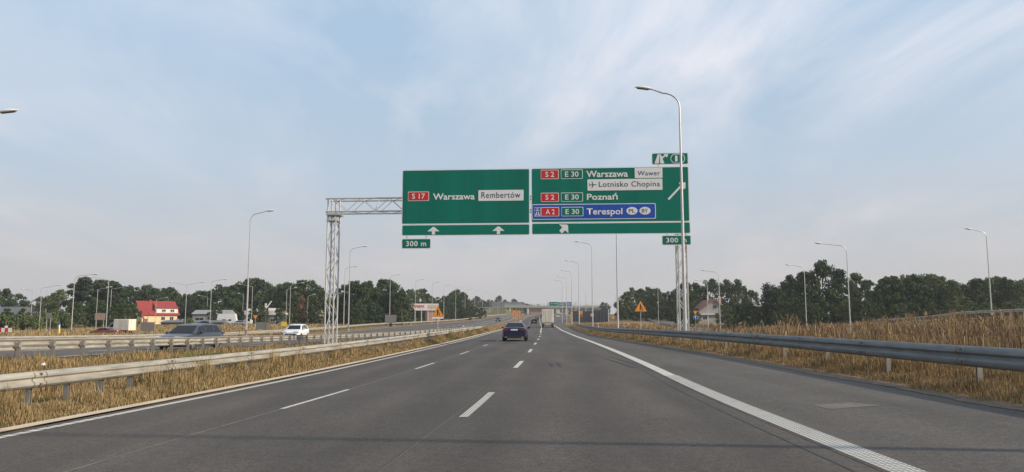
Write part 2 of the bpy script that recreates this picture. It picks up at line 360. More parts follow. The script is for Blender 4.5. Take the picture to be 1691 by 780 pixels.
# guide points for the terrain
G = []
for y in list(np.arange(-50, 130, 4))+list(np.arange(130, 320, 9))+list(np.arange(320, 1250, 25)):
    for T, Zt, o, dz in ((T_E, ZL, -.2, -.02), (T_R, ZR, .3, -.02), (T_R, ZR, 3.0, -.05), (T_OR, ZO, .3, -.03), (T_OL, ZO, -.5, -.05), (T_OB, ZO, -.5, -.03)):
        G.append((at(T, y)+o, y, at(Zt, y)+dz))
    if y < 130:
        G.append((at(T_LR, y), y, at(ZL, y)-.07))
        G.append((at(T_BR, y), y, float(np.interp(y, [0, 22, 36, 45, 67, 81, 95, 130], [.26, .23, -.02, -.14, -.4, -.44, -.35, -.3]))))
def dens(pl, step=6):
    out = []
    for a, b in zip(pl, pl[1:]):
        n = max(1, int((Vector(b)-Vector(a)).length/step))
        for i in range(n): out.append(tuple(Vector(a).lerp(Vector(b), i/n)))
    return out+[pl[-1]]
for pl in (RAMP, ROAD2, SIDE):
    for x, y, z in dens(pl):
        for o in (-3.6, 0, 3.6): G.append((x+o, y, z-.03))
G += [(-60, 60, -.6), (-45, 90, -.8), (-100, 60, -1.0), (-100, 100, -1.2), (-90, 160, -.9), (-130, 180, -.8), (-70, 200, -.4), (-130, 280, .1), (-200, 200, -.5), (-60, 260, .3), (-90, 400, 2), (-300, 400, 1), (-200, 280, 0),
      (30, 30, .5), (20, 20, .3), (16, 12, .25), (22, 30, .25), (40, 40, 1.0), (30, 55, .5), (22, 60, .05), (50, 20, 1.8), (35, 40, .6), (38, 65, .4), (45, 55, 1.0), (25, 90, -.35), (30, 150, -.5), (30, 200, .3), (35, 260, 1.0), (45, 70, .8), (50, 100, .6), (55, 140, 0), (70, 200, .2), (80, 250, 0), (130, 300, 1), (130, 120, 2.0), (200, 200, 2), (80, 60, 2.8),
      (60, 450, 4), (200, 600, 6), (-200, 700, 7), (-100, 600, 6), (400, 800, 8), (-500, 800, 8), (600, 300, 4), (-600, 300, 1), (0, 2000, 9), (800, 2500, 9), (-800, 2500, 9), (500, 1400, 9), (-500, 1400, 9)]
GA = np.array(G)
def terrain(xs, ys):
    xs = np.asarray(xs, float).ravel(); ys = np.asarray(ys, float).ravel(); out = np.zeros(len(xs))
    for i in range(0, len(xs), 4000):
        dx = xs[i:i+4000, None]-GA[None, :, 0]; dy = (ys[i:i+4000, None]-GA[None, :, 1])*.8
        w = 1/(dx*dx+dy*dy+.15)**1.7
        out[i:i+4000] = (w*GA[None, :, 2]).sum(1)/w.sum(1)
    return out
def seg_dist(xs, ys, pl):
    d = np.full(len(xs), 1e9)
    for a, b in zip(pl, pl[1:]):
        ax, ay, bx, by = a[0], a[1], b[0], b[1]; L2 = (bx-ax)**2+(by-ay)**2
        t = np.clip(((xs-ax)*(bx-ax)+(ys-ay)*(by-ay))/L2, 0, 1)
        d = np.minimum(d, np.hypot(xs-ax-t*(bx-ax), ys-ay-t*(by-ay)))
    return d
def gz(x, y): return float(terrain([x], [y])[0])

def axis_pts(lo, hi, fine_lo, fine_hi, step, grow):
    a = list(np.arange(fine_lo, fine_hi+1e-6, step)); s = step
    while a[-1] < hi: s *= grow; a.append(a[-1]+s)
    s = step; b = [fine_lo]
    while b[-1] > lo: s *= grow; b.append(b[-1]-s)
    return np.array(b[:0:-1]+a)
gx = axis_pts(-2200, 2200, -40, 26, .9, 1.07); gy = axis_pts(-120, 4500, -6, 120, 1.2, 1.045)
XX, YY = np.meshgrid(gx, gy); xf, yf = XX.ravel(), YY.ravel()
zf = terrain(xf, yf)
def inside(Ta, Tb, ea, eb):
    a = np.interp(yf, YG, Ta)+ea; b = np.interp(yf, YG, Tb)+eb
    return (xf > a) & (xf < b) & (yf < 1250)
wid = np.maximum(.6, np.gradient(gx))[None, :].repeat(len(gy), 0).ravel()
m_in = inside(T_E, T_R, -.25, -.1) | inside(T_OL, T_OR, .15, -.15)
zf[m_in] -= .30
for pl, w in ((RAMP, 3.4), (ROAD2, 3.4), (SIDE, 3.2)):
    zf[seg_dist(xf, yf, pl) < w] -= .25
hum = (np.sin(xf*.9+np.sin(yf*.37)*2)*np.sin(yf*.63+np.cos(xf*.41)*2))*.04
hum[m_in] = 0; zf += hum*np.clip((np.abs(xf-1)-9)/6, 0, 1)
nx, ny = len(gx), len(gy)
me = bpy.data.meshes.new('ground')
idx = np.arange(nx*ny).reshape(ny, nx)
quads = np.stack([idx[:-1, :-1], idx[:-1, 1:], idx[1:, 1:], idx[1:, :-1]], -1).reshape(-1, 4)
me.vertices.add(nx*ny); me.vertices.foreach_set('co', np.stack([xf, yf, zf], 1).ravel())
me.loops.add(quads.size); me.loops.foreach_set('vertex_index', quads.ravel()); me.polygons.add(len(quads))
me.polygons.foreach_set('loop_start', np.arange(0, quads.size, 4)); me.polygons.foreach_set('loop_total', np.full(len(quads), 4))
me.polygons.foreach_set('use_smooth', [True]*len(quads)); me.materials.append(M['ground']); me.update(); me.validate()
go = bpy.data.objects.new('ground', me); COL.objects.link(go); struct(go)

# ------------------------------------------------------------------ paved ribbons
def ysteps(y0, y1):
    out = [y0]; y = y0
    while y < y1:
        y += 1.0 if y < 60 else 2.0 if y < 160 else 5.0 if y < 400 else 12.0
        out.append(min(y, y1))
    return out
def ribbon(name, fl, fr, fz, y0, y1, m, lift=0.0, cols=6, y_list=None):
    """paved strip between x=fl(y) and x=fr(y) with height fz(x,y)+lift; UV in metres"""
    b = MB(); ys = y_list or ysteps(y0, y1); rows = []; uv = []
    for y in ys:
        a, c = fl(y), fr(y)
        r = [(a+(c-a)*k/cols, y, fz(a+(c-a)*k/cols, y)+lift) for k in range(cols+1)]
        rows.append(r); uv += [((c-a)*k/cols, y-ys[0]) for k in range(cols+1)]
    b.grid(rows, m); b.uv = uv
    return b
own = own_z
opp = lambda x, y: at(ZO, y)
struct(ribbon('road', lambda y: at(T_E, y)-.28, lambda y: at(T_T, y)-.30, own, -40, 1200, M['asph'], 0, 8).build('road'))
struct(ribbon('s', lambda y: at(T_T, y)-.285, lambda y: at(T_R, y), own, -40, 1200, M['asph_sh'], 0, 4).build('road_shoulder'))
struct(ribbon('k', lambda y: at(T_E, y)-.60, lambda y: at(T_E, y)-.285, own, -40, 330, M['kerb'], .03, 1).build('kerb'))
struct(ribbon('o', lambda y: at(T_OL, y), lambda y: at(T_OR, y), opp, -40, 1200, M['asph_opp'], 0, 4).build('opposite_road'))
def strip_pts(pl, w, m, lift=0.0):
    b = MB(); P = dens(pl, 5); rows = []; uv = []; s = 0
    for i, p in enumerate(P):
        a = Vector(P[max(i-1, 0)]); c = Vector(P[min(i+1, len(P)-1)]); d = (c-a); d.z = 0; d.normalize(); nrm = Vector((-d.y, d.x, 0))
        p = Vector(p); rows.append([tuple(p+nrm*w/2*q+Vector((0, 0, lift))) for q in (1, .33, -.33, -1)]); uv += [(w*q, i*5.) for q in (0, .33, .66, 1)]
    b.grid(rows, m); b.uv = uv; return b
struct(strip_pts(RAMP, 6.6, M['asph_side'], .03).build('ramp_road'))
struct(strip_pts(ROAD2, 6.6, M['asph_side'], .03).build('upper_ramp_road'))
struct(strip_pts(SIDE, 6.2, M['asph_side'], .03).build('side_road'))

# painted markings
mk = MB(); mk.uv = []
def add_rib(b, T, o0, o1, fz, y0, y1, m, lift=.004):
    r = ribbon('x', lambda y: at(T, y)+o0, lambda y: at(T, y)+o1, fz, y0, y1, m, lift, 1)
    b.add(r.v, r.f, m); b.uv += r.uv
add_rib(mk, T_E, -.06, .12, own, -20, 14, M['paint_tick'])
add_rib(mk, T_E, -.06, .12, own, 14, 900, M['paint'])
add_rib(mk, T_T, -.24, .10, own, -20, 20, M['paint_dots'])
add_rib(mk, T_T, -.24, .06, own, 20, 900, M['paint'])
for y0, y1 in [(-8, -4), (14.2, 18.1), (25.6, 29.2), (36.3, 39.6), (47.5, 50.4), (58, 60.8), (69, 72), (81, 84), (93, 96)]+[(y, y+4) for y in range(105, 420, 12)]:
    add_rib(mk, T_L, -.052, .052, own, y0, y1, M['paint'])
for y0, y1 in [(-3, 1), (12.35, 16.5), (24.9, 29.0), (36.8, 41), (49, 53), (61, 65), (73, 77), (85, 89)]:
    add_rib(mk, T_C, -.078, .078, own, y0, y1, M['paint_strip'] if y0 < 20 else M['paint'])
add_rib(mk, T_C, -.09, .09, own, 97, 420, M['paint'])
for T, o in ((T_OR, -.9), (T_OL, 1.2)):
    add_rib(mk, T, o-.16, o+.16, opp, -20, 700, M['paint'], .03)
for y in range(-20, 600, 12):
    add_rib(mk, T_OR, -4.8, -4.45, opp, y, y+(4 if y < 170 else 12), M['paint'], .02)
    add_rib(mk, T_OR, -8.4, -8.05, opp, y, y+(4 if y < 170 else 9), M['paint'], .02)
struct(mk.build('road_marking'))
jn = MB(); jn.uv = []
for y0, y1 in [(-10, 14.1), (18.2, 25.5), (29.3, 36.2), (39.7, 47.4)]:
    add_rib(jn, T_L, -.012, .022, own, y0, y1, M['jointl'])
add_rib(jn, T_C, -.22, -.19, own, -10, 60, M['seam'])
add_rib(jn, T_C, -.185, -.175, own, -10, 40, M['jointl'])
add_rib(jn, T_T, -.56, -.52, own, -10, 26, M['seam'])
struct(jn.build('road_joint'))
# old repair patch, tyre marks
pt = MB(); pt.uv = []
def patch(pts, m, lift=.004):
    pt.add([(x, y, own_z(x, y)+lift) for x, y in pts], [tuple(range(len(pts)))], m); pt.uv += [(0, 0)]*len(pts)
M['patch'] = mat('grey repair patch', (.120, .110, .097), .85, 0, .2, 4)
M['rubber'] = mat('rubber tyre mark', (.018, .017, .016), .7, 0, .2, 3)
patch([(5.05, 12.25), (6.05, 12.6), (5.75, 13.1), (5.0, 12.85)], M['patch'])
for cx in (1.33, 1.60):
    pt_ = [(cx+.07*math.cos(a), 26.2+1.3*math.sin(a)) for a in np.linspace(0, 2*math.pi, 10)[:-1]]
    patch(pt_, M['rubber'])
for x0, y0, x1, y1 in ((3.55, 30, 3.75, 23.5), (3.9, 31, 4.05, 25)):
    patch([(x0-.03, y0), (x1-.06, y1), (x1+.06, y1), (x0+.03, y0)], M['rubber'])
struct(pt.build('road_patch'))
ck = MB()
def crack(x0, y0, x1, y1, w=.012, seed=0):
    rg = random.Random(seed); n_ = 26; L_, R_ = [], []; off = 0
    for i in range(n_+1):
        u = i/n_; off += rg.uniform(-.05, .05); x = lerp_(x0, x1, u)+off*(1-abs(2*u-1)*.3); y = lerp_(y0, y1, u); ww = w*rg.uniform(.4, 1.3)
        L_.append((x-ww, y, own_z(x-ww, y)+.006)); R_.append((x+ww, y, own_z(x+ww, y)+.006))
    ck.grid([L_, R_], M['seam'])
def lerp_(a, b, t): return a+(b-a)*t
for i, c_ in enumerate([(6.4, 9.5, 5.6, 19), (5.6, 19, 6.6, 27), (-6.0, 12, -5.6, 24), (-.9, 26, .2, 45)]): crack(*c_, w=.004, seed=i)
struct(ck.build('road_crack'))
# soil and loose grit creeping over the edge of the shoulder
sb = MB(); rowa, rowb = [], []; rg = random.Random(4); o_ = 0
for y in np.arange(2, 150, .35):
    o_ = o_*.8+rg.uniform(-.07, .07); xo = at(T_R, y)-.10+o_; xi = at(T_R, y)+.45
    rowa.append((xo, y, own_z(xo, y)+.008)); rowb.append((xi, y, at(ZR, y)+.03))
sb.grid([rowa, rowb], M['soil']); struct(sb.build('roadside_soil'))
# ------------------------------------------------------------------ street lamps
def make_lamp(H, arm, style, label, loc, rz):
    t = thing('street_lamp', label, 'street lamp', loc, rz)
    b = MB(); r0, r1 = .115 if H > 13 else .085, .05
    if style == 'c':
        br = min(1.0, arm*.45); top = H-.12
        pts = [(0, 0, 0), (0, 0, top-br-1.0)]; rad = [r0, r1+.01]
        for k in range(7):
            a = math.pi/2*k/6; pts.append((br*(1-math.cos(a)), 0, top-br+br*math.sin(a)*.86)); rad.append(r1)
        end = Vector((max(arm-.5, br+.1), 0, H-.02)); pts.append(tuple(end)); rad.append(r1*.8)
        b.tube(pts, rad, M['pole'], 8); heads = [(end, 1)]
    else:
        b.tube([(0, 0, 0), (0, 0, H)], [r0*.95, r1+.012], M['pole'], 8)
        heads = []
        for sgn in ((1,) if style == 'a' else (1, -1)):
            end = Vector((sgn*max(arm-.45, .5), 0, H+.10+.13*arm)); b.tube([(0, 0, H-.06), tuple(end)], [r1, r1*.7], M['pole'], 6); heads.append((end, sgn))
    b.build('pole', t, auto=True)
    d = MB(); d.box(-.11, .115, -.125, -.1, .5, 1.1, M['signback']); d.build('service_door', t)
    for e, sg in heads:
        h = MB(); rows = []; n = 9; Lh = 1.0
        for i in range(n+1):
            u = i/n; w = .21*math.sin(math.pi*min(1, .12+u*.86))**.6*(.75+.25*u); th = .10*math.sin(math.pi*min(.98, .1+u*.85))**.7
            c = e+Vector((sg*(u*Lh-.05), 0, .12*u))
            rows.append([(c.x, w*math.cos(a), c.z+(th*1.25 if math.sin(a) > 0 else th*.7)*math.sin(a)) for a in np.linspace(0, 2*math.pi, 13)[:-1]])
        h.grid(rows, M['lampw'], True)
        h.add(rows[0], [tuple(range(12))], M['lampw']); h.add(rows[-1], [tuple(range(12))[::-1]], M['lampw'])
        ho = h.build('lamp_head', t, smooth=True)
        l = MB(); rows2 = []
        for i in range(n+1):
            u = i/n
            if .15 <= u <= .95:
                c = e+Vector((sg*(u*Lh-.05), 0, .12*u-.075)); w = .12*math.sin(math.pi*u)**.5
                rows2.append([(c.x, -w, c.z+.02), (c.x, 0, c.z-.025), (c.x, w, c.z+.02)])
        l.grid(rows2, M['lampd']); lo = l.build('lens', ho)
    return t
LAMPS = [
    (9.75, 7.3, 15, 2.2, -1, 'c', 'tall right-verge lamp just outside the frame whose shadow crosses the lanes'),
    (9.81, 43.2, 15, 2.14, -1, 'c', 'tall right-verge lamp standing in front of the sign gantry, tallest in view'),
    (11.8, 84.9, 15, 1.36, -1, 'c', 'tall right-verge lamp with its head hidden behind the big green sign'),
    (13.6, 128.4, 15, 2.47, -1, 'c', 'tall right-verge lamp next to the round speed sign'),
    (15.19, 172.2, 15, 2.75, -1, 'c', 'tall right-verge lamp next to the left of the speed-sign lamp'),
    (16.39, 208.6, 15, 2.5, -1, 'c', 'tall right-verge lamp two places left of the speed-sign lamp'),
    (17.34, 241.7, 15, 2.51, -1, 'c', 'tall right-verge lamp three places left of the speed-sign lamp'),
    (17.77, 268.7, 15, 2.36, -1, 'c', 'tall right-verge lamp just right of the white lorry, seventh along the row'),
    (-28.55, 37.2, 12.1, 3.2, 1, 'c', 'tall street lamp with only its head poking in at the upper left edge'),
    (-30.87, 88.6, 15, 2.34, 1, 'c', 'tall street lamp left of the gantry leg, largest on the left'),
    (-28.71, 133.8, 15, 2.68, 1, 'c', 'tall street lamp just right of the gantry leg, taller of the pair'),
    (-40.08, 181.4, 15, 2.61, 1, 'c', 'tall street lamp just right of the gantry leg, shorter of the pair'),
    (-35.22, 219.1, 15, 2.45, 1, 'c', 'tall street lamp in front of the grey sign back'),
    (-32.11, 252.5, 15, 2.42, 1, 'c', 'tall street lamp in front of the canopy with red letters'),
    (-29.15, 277.1, 15, 2.22, 1, 'c', 'tall street lamp right behind the orange triangle beyond the median'),
    (-27.92, 311.4, 15, 2.24, 1, 'c', 'tall street lamp right of the canopy with red letters'),
    (-25.27, 341.0, 15, 2.46, 1, 'c', 'tall street lamp in front of the round dark tree clump'),
    (-23.57, 381.9, 15, 2.44, 1, 'c', 'tall street lamp first one right of the round dark tree clump'),
    (-21.19, 432.8, 15, 2.42, 1, 'c', 'tall street lamp second one right of the round dark tree clump'),
    (-18.6, 481.8, 15, 2.31, 1, 'c', 'tall street lamp third one right of the round dark tree clump'),
    (-15.45, 531.6, 15, 2.55, 1, 'c', 'tall street lamp second nearest to the overpass embankment'),
    (-11.44, 611.5, 15, 2.45, 1, 'c', 'tall street lamp nearest to the overpass embankment'),
    (-126.27, 199.8, 10, 2.72, -1, 'a', 'side-road lamp leftmost, in front of the grey-roofed house'),
    (-111.95, 180.5, 10, 4.19, 1, 'a', 'side-road lamp arm to the right, second from the left edge'),
    (-151.93, 247.9, 11, 1.78, -1, 'a', 'side-road lamp shorter, third from the left edge'),
    (-74.99, 129.8, 10.5, 3.63, 1, 'c', 'side-road lamp with a curved arm, in front of the pines'),
    (-79.5, 149.3, 10.5, 4.06, -1, 'a', 'side-road lamp with arm to the left, beside the brown board'),
    (-113.98, 208.7, 10.5, 3.51, 1, 'a', 'side-road lamp left of the brown board and the white box van'),
    (-117.77, 223.0, 11, 4.64, 1, 'a', 'side-road lamp arm to the right, just behind the box van'),
    (-128.39, 274.1, 9, 3.73, 1, 'a', 'side-road lamp in front of the red-roofed house'),
    (-82.87, 193.1, 11, 4.02, 1, 'd', 'two-armed street lamp right of the red-roofed house'),
    (-68.6, 173.0, 11.5, 3.18, 1, 'c', 'side-road lamp curved arm, behind the dark estate car'),
    (-112.75, 281.2, 10, 3.37, -1, 'a', 'side-road lamp small, arm to the left, near the white low building'),
    (-74.63, 218.1, 11.5, 3.84, -1, 'a', 'side-road lamp arm to the left, right beside the largest pole'),
    (-100.99, 285.3, 11, 1.83, -1, 'a', 'side-road lamp short arm to the left, by the white caravans'),
    (-59.97, 205.3, 12, 3.28, 1, 'c', 'side-road lamp curved arm, above the white car'),
    (-67.67, 228.0, 11, 2.55, 1, 'a', 'side-road lamp shorter of the pair above the white car'),
    (-69.05, 256.9, 10, 2.06, 1, 'c', 'side-road lamp by the rusty tree left of the gantry leg'),
    (-49.82, 281.2, 10, 2.47, 1, 'c', 'side-road lamp curved arm, just left of the grey sign back'),
    (-42.0, 289.1, 10, 2.08, 1, 'c', 'side-road lamp just right of the grey sign back'),
    (38.85, 142.2, 12, 2.84, -1, 'c', 'right-hand ramp lamp, right of the brown-roofed house, tallest there'),
    (46.18, 179.3, 12, 2.58, -1, 'c', 'right-hand ramp lamp, in front of the brown-roofed house'),
    (47.4, 246.4, 12, 3.15, -1, 'c', 'right-hand ramp lamp, right of the big orange triangle'),
    (56.79, 353.1, 12, 3.67, -1, 'c', 'right-hand ramp lamp, just left of the big orange triangle'),
    (56.45, 414.0, 12, 3.31, -1, 'c', 'right-hand ramp lamp, near the end of the dark noise wall'),
    (70.49, 409.8, 12, 2.95, -1, 'c', 'right-hand ramp lamp, behind the big orange triangle'),
    (74.47, 382.6, 12, 2.75, -1, 'c', 'right-hand ramp lamp, short one behind the right-hand rail, left of the gantry leg'),
    (34.02, 350.1, 14, 2.8, -1, 'c', 'distant curved-arm street lamp beyond the lorry, above the noise wall'),
    (88.65, 253.2, 12, 3.04, -1, 'c', 'street lamp standing before the dark narrow cypress-like tree'),
    (55.19, 142.8, 12, 3.08, -1, 'c', 'street lamp left of the tallest tree clump on the right'),
    (44.39, 100.0, 12, 3.76, -1, 'c', 'street lamp right of the tallest tree clump, near the right rail'),
    (120.11, 248.6, 12, 3.18, -1, 'c', 'small street lamp left of the woodland at right'),
    (64.19, 101.8, 12, 2.44, -1, 'c', 'rightmost street lamp, on the bank before the woodland')]
for (x, y, H, arm, sg, style, label) in LAMPS:
    make_lamp(H, arm if arm > .9 else 1.6, style, label, (x, y, gz(x, y)-.05), 0 if sg > 0 else math.pi)

# ------------------------------------------------------------------ guard rails
WPROF = [(-.01, -.36), (-.05, -.34), (-.085, -.29), (-.085, -.245), (-.03, -.20), (-.03, -.16), (-.085, -.115), (-.085, -.07), (-.05, -.02), (-.01, 0), (.0, -.0), (.0, -.03), (-.06, -.09), (-.0, -.17), (-.0, -.19), (-.06, -.27), (.0, -.33)]
def guard_rail(label, path, side, top=.78, spacing=2.0, face=1.0, ymax_post=1e9, group=None, postside=1, darker=False):
    """path: list of (x, y, ground z); side=+1 -> beam faces +X; posts behind it"""
    P = [Vector(p) for p in path]; o0 = P[0].copy()
    t = thing('guard_rail', label, 'guard rail', tuple(o0), 0, group)
    rows = []; nr = []
    for i, p in enumerate(P):
        d = P[min(i+1, len(P)-1)]-P[max(i-1, 0)]; d.z = 0; d.normalize(); n = Vector((d.y, -d.x, 0))*side; nr.append(n)
        q = p-o0; rows.append([tuple(q-n*a*1.0+Vector((0, 0, top+z*face))) for a, z in WPROF])
    b = MB()
    s_ = 0; nx_ = 3.1
    for i in range(len(P)-1):
        L = (P[i+1]-P[i]).length
        while nx_ < s_+L and nx_ < 70 and spacing < 3.9:
            for w_ in ((0, .02), (.30, .32)):
                f0, f1 = [(nx_-s_+q_)/L for q_ in w_]
                ra, rb_ = [[tuple(Vector(u_).lerp(Vector(v_), f_)+nr[i]*.006) for u_, v_ in zip(rows[i][1:9], rows[i+1][1:9])] for f_ in (f0, f1)]
                b.grid([ra, rb_], M['seamrail'])
            for a_, z_ in ((-.06, -.06), (-.06, -.28)):
                c_ = Vector(rows[i][0]).lerp(Vector(rows[i+1][0]), (nx_-s_+.16)/L); c_.z = c_.z+.36*face+z_*face; c_ = c_+nr[i]*.075
                b.box(c_.x-.022, c_.x+.022, c_.y-.022, c_.y+.022, c_.z-.02, c_.z+.02, M['seamrail'])
            nx_ += 4.3
        s_ += L
    b.grid(rows, M['rail_shade'] if darker else M['rail'], True); b.build('beam', t, auto=True)
    # posts
    pm = None; s = 0; nxt = .8; cnt = 0
    for i in range(len(P)-1):
        a, c = P[i], P[i+1]; L = (c-a).length
        while nxt < s+L and cnt < 100:
            q = a.lerp(c, (nxt-s)/L)-o0-nr[i]*.09
            if pm is None:
                m = MB(); m.box(-.05, .05, -.03, -.022, -.3, top-.03, M['post']); m.box(-.05, .05, .022, .03, -.3, top-.03, M['post']); m.box(-.008, 0, -.022, .022, -.3, top-.03, M['post'])
                m.box(-.05, .1, -.06, .06, top-.24, top-.12, M['post'])
                po = m.build('post', t); pm = po.data
            else:
                po = bpy.data.objects.new('post', pm); COL.objects.link(po); po.parent = t
            ang = math.atan2(nr[i].y, nr[i].x)
            po.location = q; po.rotation_euler = (0, 0, ang)
            cnt += 1; nxt += spacing
        s += L
    return t
def rail_path(T, off, y0, y1, zf, step=2.0):
    return [(at(T, y)+off, y, zf(at(T, y)+off, y)) for y in np.arange(y0, y1, step)]
zLR = lambda x, y: at(ZL, y)-.10
guard_rail('weathered steel guard rail along the left edge of our road, facing the lanes', rail_path(T_LR, 0, 2, 104, zLR), 1, .88, 1.0, .82)
zBR = lambda x, y: float(np.interp(y, [0, 22, 36, 45, 67, 81, 95, 130], [.26, .23, -.02, -.14, -.4, -.42, -.32, -.25]))
guard_rail('guard rail seen from behind with its posts in front, bordering the opposite carriageway', rail_path(T_BR, 0, 6, 128, zBR), -1, .78, 1.75, .95)
zRR = lambda x, y: at(ZR, y)
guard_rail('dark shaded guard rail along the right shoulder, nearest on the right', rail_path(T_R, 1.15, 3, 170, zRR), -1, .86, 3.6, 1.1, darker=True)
guard_rail('long pale guard rail on the far side of the opposite carriageway', [(at(T_OB, y), y, at(ZO, y)) for y in np.arange(40, 560, 6)], 1, .75, 6)
guard_rail('guard rail beside the descending right-hand ramp', [(x-3.9, y, z) for x, y, z in dens(RAMP, 6)], -1, .78, 4)
guard_rail('guard rail on the bank before the woodland at far right', [(x-3.8, y, z) for x, y, z in dens(ROAD2, 6)], -1, .78, 4)
# ------------------------------------------------------------------ text helper
def text_mesh(body, x0, x1, z0, z1, m, parent, name='lettering', y=-.012, bold=.012, ext=.006, font_space=1.0, keep=False):
    cu = bpy.data.curves.new('t', 'FONT'); cu.body = body; cu.size = 1; cu.offset = min(bold, .006); cu.extrude = 0.0; cu.resolution_u = 3; cu.space_character = font_space
    to = bpy.data.objects.new('t', cu); COL.objects.link(to)
    dg = bpy.context.evaluated_depsgraph_get(); me = bpy.data.meshes.new_from_object(to.evaluated_get(dg)); bpy.data.objects.remove(to); bpy.data.curves.remove(cu)
    if bold > .008:
        bmx = bmesh.new(); d_ = bold*.42
        for k_, (ox, oy) in enumerate(((0, 0), (d_, d_), (-d_, d_), (d_, -d_), (-d_, -d_), (d_, 0), (-d_, 0), (0, d_), (0, -d_))):
            v0 = len(bmx.verts); bmx.from_mesh(me); bmx.verts.ensure_lookup_table()
            for v_ in bmx.verts[v0:]: v_.co.x += ox; v_.co.y += oy; v_.co.z = k_*.0006
        bmx.to_mesh(me); bmx.free()
    n = len(me.vertices); co = np.zeros(n*3); me.vertices.foreach_get('co', co); co = co.reshape(-1, 3)
    a0, a1, b0, b1 = co[:, 0].min(), co[:, 0].max(), co[:, 1].min(), co[:, 1].max()
    out = np.zeros_like(co); out[:, 0] = x0+(co[:, 0]-a0)/(a1-a0)*(x1-x0); out[:, 2] = z0+(co[:, 1]-b0)/(b1-b0)*(z1-z0); out[:, 1] = y-co[:, 2]
    me.vertices.foreach_set('co', out.ravel()); me.materials.clear(); me.materials.append(m); me.update(); me.name = name
    o = bpy.data.objects.new(name, me); COL.objects.link(o); o.parent = parent
    return o
def rrect(x0, x1, z0, z1, r, k=4):
    o = []
    for cx, cz, a0 in ((x1-r, z0+r, -90), (x1-r, z1-r, 0), (x0+r, z1-r, 90), (x0+r, z0+r, 180)):
        for i in range(k+1):
            a = R(a0+90*i/k); o.append((cx+r*math.cos(a), cz+r*math.sin(a)))
    return o
def framed(b, x0, x1, z0, z1, y, m, edge, bw=.05, r=.06, th=.006):
    """rounded plate with a border in another colour, face towards -Y"""
    b.prism(rrect(x0, x1, z0, z1, r), y-th, y, edge)
    b.prism(rrect(x0+bw, x1-bw, z0+bw, z1-bw, max(.01, r-bw*.6)), y-th*2, y-th, m)

# ------------------------------------------------------------------ the sign gantry over our road
GA_ = math.atan2(-1.5, 23.05)
gan = thing('sign_gantry', 'steel lattice gantry carrying the two large green direction signs over the road', 'sign gantry', (-12.05, 50.5, 0), GA_)
def lattice_leg(s0, zb, zt):
    b = MB(); xs = (s0-.27, s0+.27); ys = (-.45, .45)
    for x in xs:
        for y in ys: b.tube([(x, y, zb), (x, y, zt)], .052, M['galv'], 6)
    n = 9; h = (zt-1.0-zb)/n
    for i in range(n):
        za, zc = zb+i*h, zb+(i+1)*h
        for y in ys:
            a, c = (xs if i % 2 else xs[::-1]); b.tube([(a, y, za), (c, y, zc)], .026, M['galv'], 5)
        for x in xs:
            a, c = (ys if i % 2 else ys[::-1]); b.tube([(x, a, za), (x, c, zc)], .026, M['galv'], 5)
    b.box(s0-.6, s0+.6, -.8, .8, zb-.25, zb+.12, M['concrete'])
    b.box(s0-.36, s0+.5, -.60, .60, 8.52, 8.64, M['galv']); b.box(s0-.34, s0+.34, -.52, .52, 8.14, 8.2, M['galv'])
    return b
lattice_leg(.05, gz(-12, 50.5)-.02, 9.66).build('lattice_leg', gan)
lattice_leg(23.1, gz(11, 49)-.02, 9.66).build('lattice_leg', gan)
tb = MB()
for y in (-.55, .55):
    for z in (8.74, 9.62): tb.tube([(-.35, y, z), (23.5, y, z)], .055, M['galv'], 6)
ns = 24; dx = 23.1/ns
for i in range(ns):
    a, c = .1+i*dx, .1+(i+1)*dx
    for y in (-.55, .55):
        z0, z1 = (8.74, 9.62) if i % 2 else (9.62, 8.74); tb.tube([(a, y, z0), (c, y, z1)], .022, M['galv'], 5)
    for z in (8.74, 9.62):
        y0, y1 = (-.55, .55) if i % 2 else (.55, -.55); tb.tube([(a, y0, z), (c, y1, z)], .02, M['galv'], 5)
    if i % 6 == 3:
        tb.tube([(a, -.55, 8.74), (a, .55, 9.62)], .03, M['galv'], 5)
tb.build('truss', gan)
FY = -.90
def sheet(b, x0, x1, z0, z1, m=None): framed(b, x0, x1, z0, z1, FY, m or M['green'], M['white'], .05, .10)
def arrow_up(b, cx, z0, h, w, m, y):
    b.prism([(cx-.13*w, z0), (cx+.13*w, z0), (cx+.13*w, z0+h*.42), (cx+.5*w, z0+h*.42), (cx+.06*w, z0+h), (cx-.06*w, z0+h), (cx-.5*w, z0+h*.42), (cx-.13*w, z0+h*.42)], y-.006, y, m)
def rot2(pts, cx, cz, a): return [(cx+(x-cx)*math.cos(a)-(z-cz)*math.sin(a), cz+(x-cx)*math.sin(a)+(z-cz)*math.cos(a)) for x, z in pts]
# left board
lb = MB(); sheet(lb, 4.87, 13.30, 7.79, 11.42)
for x in (5.6, 9.1, 12.6): lb.box(x-.04, x+.04, FY+.0005, -.60, 7.1, 11.2, M['galv'])
left = lb.build('sign_board', gan); left['label'] = 'left green board reading S17 Warszawa Rembertów'
bnd = MB(); sheet(bnd, 4.89, 13.30, 7.03, 7.775, M['greenb'])
for cx in (6.99, 11.25): arrow_up(bnd, cx, 7.11, .50, .80, M['white'], FY-.012)
bnd.build('lane_arrow_strip', left)
def shield(parent, x0, x1, z0, z1, m, txt, name):
    b = MB(); framed(b, x0, x1, z0, z1, FY-.014, m, M['white'], .035, .05); o = b.build(name, parent)
    dz = (z1-z0)*.22; w = x1-x0; tw = w*(.50 if len(txt) < 4 else .62)
    text_mesh(txt, (x0+x1)/2-tw/2, (x0+x1)/2+tw/2, z0+dz, z1-dz, M['white'], parent, y=FY-.032, bold=.015); return o
shield(left, 5.27, 6.67, 9.34, 9.96, M['red'], 'S 17', 'route_shield')
